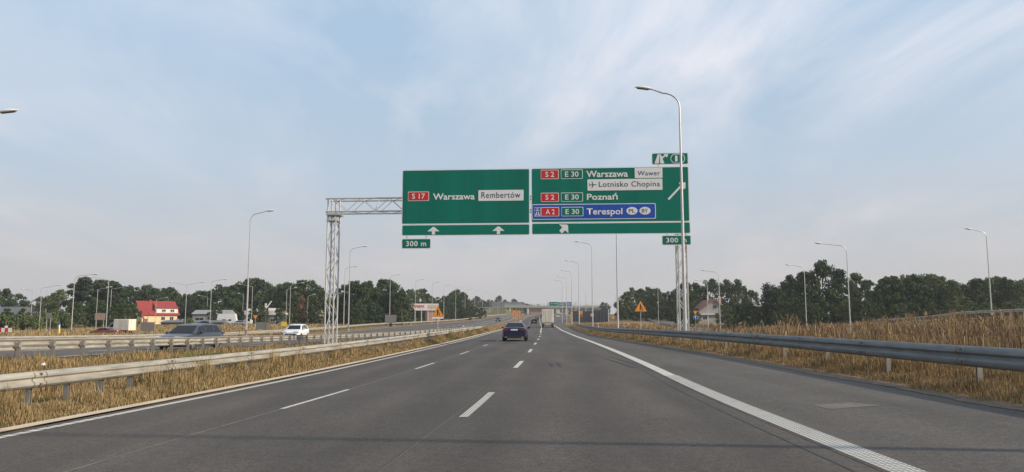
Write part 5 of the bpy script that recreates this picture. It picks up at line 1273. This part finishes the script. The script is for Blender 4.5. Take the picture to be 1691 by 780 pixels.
TREES = [
    (-226.1, 312.1, 15.9, 'b', 0.63, 5),
    (-196.8, 277.6, 14.5, 'b', 0.44, 5),
    (-210.2, 302.2, 15.2, 'b', 0.44, 5),
    (-219.4, 320.8, 15.5, 'o', 0.49, 5),
    (-204.4, 305.9, 14.1, 'b', 0.51, 5),
    (-204.3, 313.7, 12.3, 'b', 0.83, 5),
    (-193.0, 302.0, 9.2, 'b', 0.79, 5),
    (-201.2, 323.3, 11.1, 'o', 0.74, 5),
    (-172.1, 282.3, 10.3, 'b', 0.71, 5),
    (-142.7, 194.8, 5.6, 's', 0.56, 25),
    (-144.3, 199.8, 6.0, 'b', 0.65, 25),
    (-151.7, 213.8, 6.6, 'b', 0.76, 25),
    (-134.6, 192.5, 5.6, 's', 0.64, 25),
    (-115.1, 167.3, 5.6, 'b', 0.63, 25),
    (-119.5, 177.3, 5.5, 's', 0.59, 25),
    (-135.2, 203.8, 5.4, 'b', 0.77, 25),
    (-117.0, 179.8, 5.1, 's', 0.82, 25),
    (-125.5, 195.5, 5.4, 'b', 0.66, 25),
    (-113.5, 180.6, 4.8, 's', 0.67, 25),
    (-123.7, 201.1, 5.0, 's', 0.97, 25),
    (-129.9, 214.3, 6.0, 's', 0.56, 25),
    (-105.4, 177.5, 4.9, 's', 0.6, 25),
    (-137.2, 230, 11.3, 'l', 0.59, 35),
    (-145.4, 240, 9.8, 'l', 0.51, 44),
    (-143.0, 249.0, 13.5, 'p', 0.42, 11),
    (-143.7, 253.5, 14.6, 'p', 0.28, 11),
    (-139.8, 250.3, 15.9, 'p', 0.26, 11),
    (-126.0, 230.1, 14.2, 'p', 0.38, 11),
    (-125.5, 233.2, 14.4, 'p', 0.3, 11),
    (-135.2, 254.7, 14.9, 'p', 0.35, 11),
    (-118.8, 227.7, 12.9, 'p', 0.35, 11),
    (-112.1, 193.2, 6.7, 'b', 0.61, 2),
    (-118.5, 208.2, 6.7, 'b', 0.7, 2),
    (-126.4, 225.8, 6.8, 'b', 0.69, 2),
    (-119.4, 217.3, 8.1, 'b', 0.49, 2),
    (-116.1, 215.0, 7.6, 'b', 0.52, 2),
    (-122.4, 231.4, 7.4, 'b', 0.73, 2),
    (-110.5, 212.5, 6.7, 'b', 0.75, 2),
    (-101.1, 198.3, 6.8, 'b', 0.68, 2),
    (-174.7, 341.0, 16.2, 'o', 0.38, 6),
    (-170.2, 338.3, 16.4, 'o', 0.4, 6),
    (-157.7, 318.5, 15.0, 'b', 0.39, 6),
    (-152.8, 314.0, 15.4, 'b', 0.46, 6),
    (-152.0, 316.3, 15.9, 'b', 0.5, 6),
    (-156.0, 329.1, 14.8, 'b', 0.46, 6),
    (-144.0, 308.6, 14.1, 'b', 0.41, 6),
    (-148.7, 325.3, 14.7, 'o', 0.54, 6),
    (-148.8, 332.4, 11.9, 'b', 0.61, 6),
    (-145.6, 330.6, 12.7, 'o', 0.67, 6),
    (-149.0, 345.6, 12.8, 'o', 0.57, 6),
    (-139.6, 328.9, 12.3, 'b', 0.69, 6),
    (-145.5, 349.7, 13.3, 'b', 0.53, 6),
    (-135.7, 332.0, 12.3, 'o', 0.61, 6),
    (-112.2, 225, 6.8, 'b', 0.69, 36),
    (-135.0, 300, 14.3, 'o', 0.44, 15),
    (-122.3, 296.6, 12.8, 'b', 0.57, 7),
    (-119.0, 294.2, 12.7, 'b', 0.59, 7),
    (-119.2, 299.8, 12.9, 'o', 0.45, 7),
    (-124.6, 321.5, 16.2, 'b', 0.48, 7),
    (-113.3, 297.2, 14.4, 'o', 0.4, 7),
    (-112.0, 299.0, 14.4, 'o', 0.45, 7),
    (-109.8, 299.5, 15.0, 'b', 0.54, 7),
    (-116.7, 324.6, 16.6, 'b', 0.38, 7),
    (-109.6, 310.4, 17.4, 'o', 0.48, 7),
    (-107.2, 309.1, 17.8, 'b', 0.34, 7),
    (-109.1, 320.8, 18.9, 'b', 0.33, 7),
    (-100.5, 303.8, 17.3, 'o', 0.5, 7),
    (-99.4, 309.1, 15.8, 'b', 0.57, 7),
    (-91.0, 290.2, 14.0, 'b', 0.55, 7),
    (-96.1, 314.0, 15.9, 'o', 0.41, 7),
    (-112.1, 279.9, 6.7, 'b', 0.9, 33),
    (-100.3, 257.4, 6.3, 'b', 0.78, 33),
    (-115.0, 302.1, 8.2, 'b', 0.86, 33),
    (-106.4, 290.1, 6.0, 'b', 0.87, 33),
    (-106.0, 296.2, 6.9, 'b', 1.0, 33),
    (-104.9, 300.9, 7.7, 'b', 0.72, 33),
    (-87.6, 258.4, 5.8, 'b', 0.75, 33),
    (-85.4, 258.6, 6.6, 'b', 0.86, 33),
    (-91.9, 286.2, 7.1, 'b', 0.83, 33),
    (-86.9, 279.5, 6.6, 'b', 1.07, 33),
    (-85.5, 283.4, 7.3, 'b', 0.98, 33),
    (-85.0, 240, 4.8, 'c', 0.32, 34),
    (-91.1, 215, 3.3, 's', 0.84, 24),
    (-86.9, 278.2, 13.4, 'b', 0.42, 8),
    (-82.4, 271.7, 13.9, 'b', 0.52, 8),
    (-80.3, 271.6, 14.7, 'b', 0.45, 8),
    (-78.0, 269.6, 14.4, 'b', 0.43, 8),
    (-81.1, 288.1, 16.3, 'o', 0.34, 8),
    (-77.7, 284.2, 16.2, 'b', 0.48, 8),
    (-80.3, 302.5, 16.9, 'b', 0.49, 8),
    (-69.9, 272.0, 13.5, 'o', 0.43, 8),
    (-73.9, 295.7, 13.7, 'o', 0.56, 8),
    (-68.6, 282.9, 10.4, 'o', 0.71, 8),
    (-84.6, 270.9, 6.6, 'b', 0.97, 29),
    (-74.4, 246.7, 7.5, 'b', 0.61, 29),
    (-80.8, 278.1, 6.6, 'b', 0.7, 29),
    (-77.2, 276.0, 6.6, 'b', 0.82, 29),
    (-74.6, 277.7, 8.1, 'b', 0.69, 29),
    (-65.2, 252.6, 6.2, 'b', 0.72, 29),
    (-68.3, 278.6, 7.0, 'b', 0.85, 29),
    (-62.3, 263.4, 6.3, 'b', 0.96, 29),
    (-72.8, 262, 10.6, 'r', 0.28, 38),
    (-66.3, 292.3, 13.4, 'b', 0.52, 9),
    (-56.6, 257.0, 13.3, 'b', 0.33, 9),
    (-59.0, 277.8, 15.6, 'o', 0.45, 9),
    (-51.9, 254.2, 14.7, 'o', 0.33, 9),
    (-49.7, 253.2, 14.1, 'b', 0.33, 9),
    (-52.4, 275.4, 15.6, 'o', 0.3, 9),
    (-49.0, 265.5, 12.0, 'b', 0.37, 9),
    (-50.6, 278.3, 12.1, 'b', 0.49, 4),
    (-44.9, 254.6, 12.5, 'o', 0.32, 4),
    (-46.1, 269.9, 15.9, 'b', 0.27, 4),
    (-46.1, 282.0, 16.2, 'b', 0.41, 4),
    (-44.6, 282.0, 15.5, 'b', 0.36, 4),
    (-39.1, 255.4, 13.9, 'b', 0.38, 4),
    (-36.5, 250.9, 11.5, 'o', 0.43, 4),
    (-58.5, 256.3, 7.2, 'b', 0.96, 28),
    (-58.5, 266.3, 7.3, 'b', 0.86, 28),
    (-55.9, 264.0, 7.2, 'b', 0.96, 28),
    (-46.5, 229.1, 7.0, 'b', 0.81, 28),
    (-49.6, 258.3, 6.2, 'b', 0.78, 28),
    (-42.7, 235.0, 7.3, 'b', 0.86, 28),
    (-44.8, 263.5, 7.9, 'b', 0.85, 28),
    (-41.3, 257.7, 6.3, 'b', 0.97, 28),
    (-38.9, 257.8, 6.4, 'b', 1.01, 28),
    (-37.3, 265.6, 7.6, 'b', 0.82, 28),
    (-50.8, 361.9, 12.8, 'l', 0.5, 49),
    (-53.0, 393.2, 15.7, 'b', 0.33, 49),
    (-48.4, 372.9, 15.7, 'l', 0.46, 49),
    (-46.3, 376.4, 15.7, 'l', 0.34, 49),
    (-45.2, 386.0, 15.8, 'b', 0.44, 49),
    (-40.7, 363.6, 13.1, 'b', 0.44, 49),
    (-37.6, 360.9, 11.2, 'l', 0.51, 49),
    (-35.8, 363.6, 11.3, 'b', 0.59, 49),
    (-36.6, 403.5, 12.0, 'b', 0.46, 49),
    (-29.8, 357.6, 10.5, 'b', 0.44, 49),
    (-43.4, 349.1, 6.8, 'b', 0.67, 27),
    (-37.9, 320.2, 5.5, 'b', 0.85, 27),
    (-38.0, 345.4, 7.0, 'b', 0.68, 27),
    (-35.8, 346.6, 7.6, 'b', 0.57, 27),
    (-33.4, 342.7, 6.9, 'b', 0.77, 27),
    (-29.3, 321.2, 5.6, 'b', 0.87, 27),
    (-34.1, 396.3, 10.9, 'o', 0.49, 50),
    (-33.1, 409.4, 13.7, 'o', 0.45, 50),
    (-30.6, 396.5, 14.5, 'o', 0.46, 50),
    (-29.4, 408.6, 15.3, 'o', 0.44, 50),
    (-26.8, 402.8, 13.9, 'o', 0.43, 50),
    (-24.8, 395.7, 12.7, 'o', 0.47, 50),
    (-33.6, 390.8, 7.1, 'b', 0.58, 26),
    (-29.9, 370.0, 4.8, 'b', 1.09, 26),
    (-28.3, 385.5, 5.6, 'b', 0.9, 26),
    (-25.4, 372.1, 7.0, 'b', 0.67, 26),
    (-23.1, 363.9, 6.0, 'b', 0.93, 26),
    (-20.5, 360.4, 5.9, 'b', 0.71, 26),
    (-20.4, 394.9, 6.7, 'b', 0.91, 26),
    (-18.2, 393.3, 5.6, 'b', 0.98, 26),
    (-15.4, 387.0, 5.5, 'b', 0.89, 26),
    (-26.3, 430, 13.7, 'c', 0.13, 40),
    (-41.3, 732.4, 13.5, 'o', 0.6, 17),
    (-36.5, 686.5, 12.5, 'o', 0.5, 17),
    (-35.4, 708.3, 15.3, 'b', 0.52, 17),
    (-33.5, 722.9, 17.6, 'o', 0.52, 17),
    (-31.4, 726.8, 15.6, 'b', 0.49, 17),
    (-28.3, 734.1, 13.9, 'b', 0.71, 17),
    (-24.9, 727.2, 12.6, 'b', 0.57, 17),
    (-20.8, 672.2, 13.1, 'b', 0.61, 17),
    (-19.6, 721.6, 13.8, 'b', 0.66, 17),
    (-15.8, 710.0, 11.7, 'b', 0.65, 17),
    (-12.1, 685.9, 13.1, 'b', 0.59, 17),
    (-8.8, 666.7, 10.8, 'o', 0.85, 17),
    (-6.9, 738.4, 14.4, 'o', 0.49, 17),
    (-4.3, 687.4, 11.8, 'b', 0.67, 17),
    (-1.0, 661.3, 9.8, 'o', 0.94, 17),
    (2.1, 687.5, 11.5, 'b', 0.62, 17),
    (5.1, 723.1, 10.6, 'b', 0.71, 17),
    (7.5, 701.5, 9.4, 'b', 0.75, 17),
    (11.3, 717.6, 11.0, 'b', 0.67, 17),
    (14.0, 738.8, 10.5, 'o', 0.94, 17),
    (15.0, 670.3, 8.7, 'b', 0.69, 17),
    (17.8, 661.3, 8.3, 'o', 0.94, 17),
    (-11.8, 700, 17.2, 'o', 0.23, 46),
    (2.0, 700, 14.2, 'o', 0.63, 1),
    (26.2, 949.4, 10.3, 'b', 0.91, 48),
    (34.1, 1002.3, 14.3, 'b', 0.84, 48),
    (38.3, 942.7, 11.5, 'b', 0.9, 48),
    (47.5, 1011.2, 12.8, 'b', 0.79, 48),
    (54.3, 1037.5, 12.2, 'b', 1.15, 48),
    (59.4, 1030.7, 11.0, 'b', 0.91, 48),
    (67.6, 1056.7, 13.6, 'b', 0.78, 48),
    (69.1, 996.4, 13.0, 'b', 0.69, 48),
    (77.7, 1031.0, 11.7, 'b', 0.82, 48),
    (84.4, 1046.2, 11.5, 'b', 1.12, 48),
    (85.0, 978.1, 11.7, 'b', 0.81, 48),
    (96.6, 1052.5, 11.4, 'b', 0.83, 48),
    (93.9, 955.8, 12.6, 'b', 0.81, 48),
    (108.0, 1047.6, 13.6, 'b', 0.8, 48),
    (105.0, 976.4, 11.8, 'b', 0.97, 48),
    (119.3, 1055.8, 11.4, 'b', 0.95, 48),
    (113.5, 956.0, 10.2, 'b', 1.15, 48),
    (118.8, 965.4, 12.8, 'b', 0.87, 48),
    (67.0, 560, 9.4, 'b', 0.43, 42),
    (69.7, 560, 9.0, 'b', 0.3, 43),
    (44.7, 307.8, 9.9, 'b', 0.49, 18),
    (46.3, 306.1, 11.1, 'l', 0.53, 18),
    (54.8, 350.3, 13.6, 'l', 0.55, 18),
    (58.2, 354.4, 12.3, 'l', 0.65, 18),
    (57.6, 337.2, 12.9, 'b', 0.57, 18),
    (62.3, 351.2, 14.0, 'l', 0.56, 18),
    (60.1, 327.8, 12.7, 'b', 0.51, 18),
    (62.2, 327.7, 12.8, 'b', 0.56, 18),
    (63.2, 323.7, 10.9, 'l', 0.53, 18),
    (68.7, 342.1, 11.5, 'l', 0.52, 18),
    (64.4, 313.3, 11.5, 'b', 0.59, 18),
    (74.5, 350.8, 11.0, 'b', 0.66, 18),
    (43.5, 302.8, 5.1, 'b', 0.92, 31),
    (46.4, 309.7, 5.3, 'b', 0.9, 31),
    (49.0, 311.6, 6.2, 'b', 1.03, 31),
    (47.7, 290.6, 4.6, 'b', 1.36, 31),
    (55.4, 320.8, 7.1, 'b', 0.94, 31),
    (52.6, 288.5, 4.9, 'b', 0.97, 31),
    (57.4, 299.9, 6.0, 'b', 1.14, 31),
    (61.5, 309.9, 5.3, 'b', 0.98, 31),
    (68.3, 332.3, 6.6, 'b', 0.98, 31),
    (67.2, 317.0, 4.5, 'b', 1.45, 31),
    (64.4, 291.9, 5.8, 'b', 0.85, 31),
    (60.2, 282.2, 11.2, 'b', 0.45, 13),
    (64.1, 291.8, 13.2, 'b', 0.48, 13),
    (69.2, 304.2, 14.8, 'o', 0.4, 13),
    (65.9, 282.9, 14.1, 'o', 0.42, 13),
    (73.7, 305.7, 15.0, 'b', 0.4, 13),
    (75.8, 307.2, 14.5, 'b', 0.36, 13),
    (78.4, 300, 16.7, 'o', 0.4, 45),
    (82.2, 290, 16.2, 'o', 0.4, 12),
    (86.4, 290, 16.4, 'o', 0.42, 16),
    (53.1, 241.8, 4.9, 'b', 0.66, 3),
    (51.5, 225.6, 3.9, 'b', 1.04, 3),
    (50.1, 213.1, 3.8, 'b', 0.75, 3),
    (59.4, 246.9, 5.5, 'b', 0.6, 3),
    (56.3, 201.3, 6.9, 'l', 0.67, 22),
    (63.1, 218.1, 7.1, 'b', 0.64, 22),
    (61.0, 205.7, 6.2, 'b', 0.58, 22),
    (68.2, 221.9, 6.9, 'l', 0.63, 22),
    (63.8, 202.0, 6.0, 'b', 0.68, 22),
    (70.3, 216.3, 6.2, 'b', 0.63, 22),
    (74.1, 223.3, 6.3, 'l', 0.77, 22),
    (85.2, 270, 11.7, 'o', 0.44, 41),
    (67.4, 200, 11.2, 'c', 0.32, 10),
    (69.9, 203, 10.8, 'c', 0.27, 39),
    (69.5, 197.8, 9.7, 'b', 0.56, 14),
    (79.8, 222.9, 11.9, 'b', 0.39, 14),
    (80.6, 221.5, 12.4, 'b', 0.43, 14),
    (80.4, 217.1, 14.1, 'o', 0.34, 14),
    (79.5, 205, 14.2, 'o', 0.46, 20),
    (82.0, 200, 16.8, 'o', 0.44, 47),
    (89.4, 208, 15.0, 'o', 0.42, 21),
    (92.9, 205, 13.7, 'o', 0.5, 0),
    (100.7, 215, 12.4, 'b', 0.42, 37),
    (74.6, 205.1, 6.8, 'b', 0.7, 32),
    (68.6, 182.8, 6.8, 'b', 0.77, 32),
    (64.3, 166.2, 6.4, 'b', 0.77, 32),
    (83.9, 211.0, 6.6, 'b', 0.93, 32),
    (77.7, 191.2, 7.0, 'b', 0.74, 32),
    (83.2, 197.8, 7.4, 'b', 0.58, 32),
    (90.2, 207.7, 7.4, 'b', 0.76, 32),
    (81.4, 182.0, 6.2, 'b', 0.89, 32),
    (79.4, 173.0, 5.8, 'b', 0.88, 32),
    (88.6, 188.3, 6.6, 'b', 0.63, 32),
    (76.9, 175, 5.6, 'l', 0.85, 23),
    (93.5, 195.9, 8.7, 'l', 0.38, 19),
    (101.0, 209.0, 10.8, 'l', 0.41, 19),
    (97.3, 198.5, 11.7, 'l', 0.4, 19),
    (96.6, 194.6, 12.2, 'b', 0.3, 19),
    (98.3, 195.3, 12.3, 'b', 0.33, 19),
    (107.2, 209.5, 12.9, 'l', 0.37, 19),
    (105.5, 203.2, 13.3, 'l', 0.24, 19),
    (107.6, 204.0, 13.4, 'l', 0.35, 19),
    (104.1, 194.8, 12.8, 'b', 0.34, 19),
    (112.6, 207.7, 13.1, 'b', 0.37, 19),
    (114.8, 208.6, 14.2, 'l', 0.35, 19),
    (112.0, 201.2, 13.4, 'l', 0.3, 19),
    (114.4, 202.5, 12.7, 'l', 0.3, 19),
    (115.7, 202.3, 11.3, 'l', 0.39, 19),
    (114.1, 197.5, 11.5, 'l', 0.32, 19),
    (113.2, 193.6, 11.2, 'l', 0.34, 19),
    (125.9, 213.1, 11.8, 'l', 0.4, 19),
    (127.0, 212.0, 11.3, 'l', 0.42, 19),
    (129.3, 212.8, 12.1, 'b', 0.34, 19),
    (122.2, 199.0, 11.9, 'b', 0.38, 19),
    (134.0, 216.3, 12.4, 'l', 0.32, 19),
    (126.1, 201.7, 12.1, 'l', 0.35, 19),
    (132.5, 209.9, 13.0, 'l', 0.35, 19),
    (136.1, 212.9, 13.5, 'l', 0.34, 19),
    (130.7, 201.8, 12.5, 'l', 0.35, 19),
    (130.5, 199.4, 11.6, 'b', 0.33, 19),
    (136.5, 205.9, 12.2, 'l', 0.32, 19),
    (129.7, 193.4, 10.7, 'l', 0.32, 19),
    (139.8, 205.9, 12.8, 'l', 0.26, 19),
    (133.9, 194.9, 11.8, 'l', 0.31, 19),
    (146.7, 211.7, 11.9, 'l', 0.37, 19),
    (150.4, 214.4, 12.0, 'b', 0.41, 19),
    (145.2, 204.7, 12.9, 'l', 0.27, 19),
    (148.7, 207.8, 12.5, 'b', 0.26, 19),
    (144.7, 200.0, 12.4, 'l', 0.33, 19),
    (148.0, 202.9, 12.4, 'l', 0.3, 19),
    (87.3, 182.1, 5.4, 'b', 0.78, 30),
    (100.8, 206.5, 5.9, 'l', 0.8, 30),
    (104.1, 208.6, 5.8, 'b', 0.93, 30),
    (96.2, 188.0, 5.4, 'l', 0.86, 30),
    (108.8, 209.1, 5.8, 'l', 0.96, 30),
    (98.9, 186.3, 5.2, 'b', 0.71, 30),
    (110.4, 204.3, 6.4, 'l', 0.83, 30),
    (103.3, 187.3, 5.6, 'l', 0.65, 30),
    (117.7, 210.3, 5.5, 'b', 1.11, 30),
    (106.2, 186.6, 5.5, 'b', 0.66, 30),
    (105.2, 181.6, 5.5, 'l', 0.93, 30),
    (102.6, 173.9, 4.5, 'l', 1.17, 30),
    (112.6, 186.9, 5.9, 'l', 0.74, 30),
    (130.2, 212.0, 5.5, 'l', 0.92, 30),
    (107.6, 172.2, 5.2, 'l', 0.76, 30),
    (104.8, 165.5, 4.2, 'l', 0.9, 30),
    (135.2, 210.6, 6.7, 'l', 0.65, 30),
    (113.9, 174.7, 5.4, 'l', 0.7, 30),
    (125.9, 190.2, 5.5, 'b', 0.96, 30),
    (131.4, 195.6, 6.0, 'b', 0.92, 30),
    (113.2, 166.7, 5.2, 'l', 0.79, 30),
    (147.4, 214.5, 6.8, 'l', 0.68, 30),
    (119.4, 171.1, 5.6, 'b', 0.62, 30),
    (148.9, 209.9, 6.9, 'b', 0.84, 30)]
cnt_ = {}
for t in TREES: cnt_[t[5]] = cnt_.get(t[5], 0)+1
for (x, y, H, kd, wr, li) in TREES:
    lab = TREE_LABELS[li]; g = lab.replace('tree', 'trees').replace('dark pine', 'dark pines') if cnt_[li] > 1 else None
    z = gz(x, y); H = max(H-0.0, 2.0)
    t = thing(NAMES[kd], lab, 'shrub' if kd == 's' else 'tree', (x, y, z-.1), random.uniform(0, 6.28), g)
    sx_ = min(1.5, max(.75, wr/BASEW[kd]))*H; cm, tm = random.choice(TM[kd])
    for nm, me_ in (('crown', cm), ('trunk', tm)):
        o = bpy.data.objects.new(nm, me_); COL.objects.link(o); o.parent = t; o.scale = (sx_, sx_, H)
# ------------------------------------------------------------------ dry grass
def in_frame(x, y, m=1.1): return (np.abs(x) < (y+1.5)*.70*m+1)
def blades(name, label, xs, ys, h, mix, lean=.25, wmul=1.0, heads=False, zoff=0.0):
    n = len(xs); z = terrain(xs, ys)+zoff
    d = np.hypot(xs, ys); w = (.0016+d*.00028)*wmul*(.7+RNG.random(n)*.6)
    a = RNG.random(n)*6.283; la = RNG.random(n)*6.283; ll = h*lean*RNG.random(n)
    bx, by = np.cos(a)*w, np.sin(a)*w; tx, ty = np.cos(la)*ll, np.sin(la)*ll
    P = np.stack([xs, ys, z], 1); zer = np.zeros(n)
    B = np.stack([bx, by, zer], 1); mid = P+np.stack([tx*.35, ty*.35, h*.6], 1); top = P+np.stack([tx, ty, h], 1)
    if heads:
        co = np.stack([P-B*.5, P+B*.5, mid+B*.5, mid-B*.5, top+B*1.6, top-B*1.6], 1)
    else:
        co = np.stack([P-B, P+B, mid+B*.8, mid-B*.8, top+B*.15, top-B*.15], 1)
    co = co.reshape(-1, 3); i = np.arange(n)[:, None]*6
    q = np.concatenate([i+np.array([[0, 1, 2, 3]]), i+np.array([[3, 2, 4, 5]])], 0)
    mi = RNG.choice(8, n, p=np.array((list(mix)+[0])[:8])/sum(mix)) if not callable(mix) else mix(xs, ys)
    me_ = fast_mesh(name, co, q, np.concatenate([mi, mi]), GM)
    o = bpy.data.objects.new(name, me_); COL.objects.link(o); tag(o, label, 'grass', None, 'stuff'); return o
def green_mix(base, seed=0.0):
    base = np.array(base)
    def f(xs, ys):
        g = np.sin(xs*1.1+seed)+np.sin(ys*.45+seed*2+xs*.3)+np.sin(ys*1.3-xs*.8)*.6
        out = RNG.choice(7, len(xs), p=base/base.sum()); m = (g > 1.15) & (RNG.random(len(xs)) < .72); out[m] = RNG.choice([5, 6], m.sum(), p=[.6, .4]); return out
    return f
def scatter(n, y0, y1, power, fl, fr):
    u = RNG.random(n); ys = (y0**(1-power)+u*(y1**(1-power)-y0**(1-power)))**(1/(1-power)); a = fl(ys); b = fr(ys); xs = a+(b-a)*RNG.random(n)
    k = in_frame(xs, ys); return xs[k], ys[k]
iv = lambda T, o=0.0: (lambda y: np.interp(y, YG, T)+o)
tuft = lambda xs, ys, s=0: np.clip(.50+.24*np.sin(xs*2.3+s+np.sin(ys*.7))+.24*np.sin(ys*.83+s+np.cos(xs*1.9))+.22*np.sin(ys*2.7+xs*1.7+s)+.16*np.sin(ys*6.1-xs*4.3), .08, 1.35)*(1+.9*(RNG.random(len(xs)) < .03))
# left verge between gutter and rail
xs, ys = scatter(150000, 8, 110, 1.35, iv(T_LR, -.25), iv(T_E, -.72))
e = np.clip((np.interp(ys, YG, T_E)-.6-xs)/.6, .25, 1); h = (.15+.30*tuft(xs, ys))*e*(.6+.5*RNG.random(len(xs)))*(1+.45*np.exp(-((xs-np.interp(ys, YG, T_LR))/.7)**2))
blades('dry_grass', 'straw coloured grass with green tufts under the left rail beside our road', xs, ys, h, green_mix([.24, .20, .12, .20, .05, .08, .14]))
# median
xs, ys = scatter(150000, 11, 150, 1.25, iv(T_BR, -1.4), iv(T_LR, -.1))
h = (.10+.20*tuft(xs, ys, 2))*(.5+.6*RNG.random(len(xs)))
blades('dry_grass', 'yellow brown grass in the median between the two left rails', xs, ys, h, green_mix([.18, .24, .20, .07, .11, .09, .14], 2.0))
# right verge
xs, ys = scatter(230000, 8, 190, 1.35, iv(T_R, .15), iv(T_R, 3.6))
e = np.clip((xs-np.interp(ys, YG, T_R)-.10)/.9, .16, 1); h = (.16+.30*tuft(xs, ys, 4))*e*(.55+.5*RNG.random(len(xs)))
blades('dry_grass', 'tall golden brown grass around the right guard rail posts', xs, ys, h, [.22, .30, .22, .06, .12, .02, .04, .06])
xs, ys = scatter(130000, 10, 240, 1.2, iv(T_R, 3.4), lambda y: np.interp(y, YG, T_R)+8+y*.42)
h = (.12+.34*np.clip(tuft(xs*.35, ys*.5, 1)+.25*np.sin(xs*.21+ys*.13), .05, 1.4))*(.5+.6*RNG.random(len(xs)))
RD = np.minimum(seg_dist(xs, ys, RAMP), seg_dist(xs, ys, ROAD2)); k = RD > 3.7; xs, ys, h = xs[k], ys[k], h[k]
blades('dry_grass', 'tall rusty brown grass on the bank beyond the right guard rail', xs, ys, h, [.04, .14, .22, .02, .26, .01, .03, .30], wmul=1.0)
# weeds with feathery tops
xs, ys = scatter(3000, 16, 140, .8, iv(T_R, 2.6), lambda y: np.interp(y, YG, T_R)+10+y*.42)
k = np.minimum(seg_dist(xs, ys, RAMP), seg_dist(xs, ys, ROAD2)) > 3.9; xs, ys = xs[k], ys[k]
g = np.sin(xs*.45)+np.sin(ys*.23+xs*.2)+RNG.normal(size=len(xs))*.5; k = g > .75; xs, ys = xs[k], ys[k]
cx_l = []; cy_l = []; hh = []
for x, y in zip(xs, ys):
    m = 9; cx_l += list(x+RNG.normal(size=m)*.16); cy_l += list(y+RNG.normal(size=m)*.16); hh += list(RNG.uniform(.5, 1.45)*RNG.uniform(.6, 1, m))
blades('dry_weeds', 'tall dry weeds with feathery tops on the bank beyond the right rail', np.array(cx_l), np.array(cy_l), np.array(hh), [.12, .30, .22, .06, .10, 0, 0, .2], .35, .8, True)
cx_l = []; cy_l = []; hh = []
for (x, y, H_) in [(16.5, 46, 1.5), (17.6, 48, 1.9), (18.6, 47, 1.3), (20, 50, 1.2), (15.2, 44, 1.1), (23, 55, 1.3), (37, 58, 1.7), (38.5, 60, 2.0), (40, 59, 1.6), (36, 62, 1.3), (33, 57, 1.1), (30, 60, 1.0), (41, 64, 1.8), (27.5, 52, 1.0), (12.6, 30, .9), (26, 66, 1.2)]:
    m = 70; sp_ = .35*H_
    cx_l += list(x+RNG.normal(size=m)*sp_); cy_l += list(y+RNG.normal(size=m)*sp_); hh += list(H_*RNG.uniform(.45, 1, m))
blades('dry_weeds', 'clumps of tallest reddish dry weeds standing out on the bank beyond the right rail', np.array(cx_l), np.array(cy_l), np.array(hh), [.14, .30, .20, .08, .06, 0, 0, .22], .45, .9, True)
# far fields at left
xs, ys = scatter(90000, 60, 330, 1.001, iv(T_OB, -75), iv(T_OB, -.6))
k = seg_dist(xs, ys, SIDE) > 3.3; xs, ys = xs[k], ys[k]
h = (.25+.35*tuft(xs, ys, 5))*(.5+.6*RNG.random(len(xs)))
blades('dry_grass', 'dry field grass beyond the opposite carriageway on the left', xs, ys, h, green_mix([.24, .26, .16, .14, .06, .07, .07], 1.0))
xs, ys = scatter(26000, 130, 420, .8, iv(T_LR, -.6), iv(T_E, -.7))
k = xs < np.interp(ys, YG, T_E)-.7
xs, ys = scatter(26000, 118, 420, .8, iv(T_OR, .5), iv(T_E, -.7))
h = (.14+.2*tuft(xs, ys, 5))*(.5+.6*RNG.random(len(xs)))
blades('dry_grass', 'short golden grass in the narrow median far ahead', xs, ys, h, [.36, .32, .12, .14, .04, .01, .01])
# ------------------------------------------------------------------ haze
HAZE = True
if HAZE:
    m = bpy.data.materials.new('haze air'); m.use_nodes = True; t = m.node_tree; t.nodes.clear()
    o_ = t.nodes.new('ShaderNodeOutputMaterial'); v_ = t.nodes.new('ShaderNodeVolumePrincipled'); v_.inputs['Density'].default_value = .00021; v_.inputs['Color'].default_value = (.86, .88, .92, 1); v_.inputs['Anisotropy'].default_value = .2
    t.links.new(v_.outputs[0], o_.inputs['Volume'])
    zmin = float(zf.min())-1.2
    b = MB(); b.box(gx[0]-20, gx[-1]+20, gy[0]-20, gy[-1]+20, zmin, 48, m); hb = b.build('haze'); hb['kind'] = 'stuff'
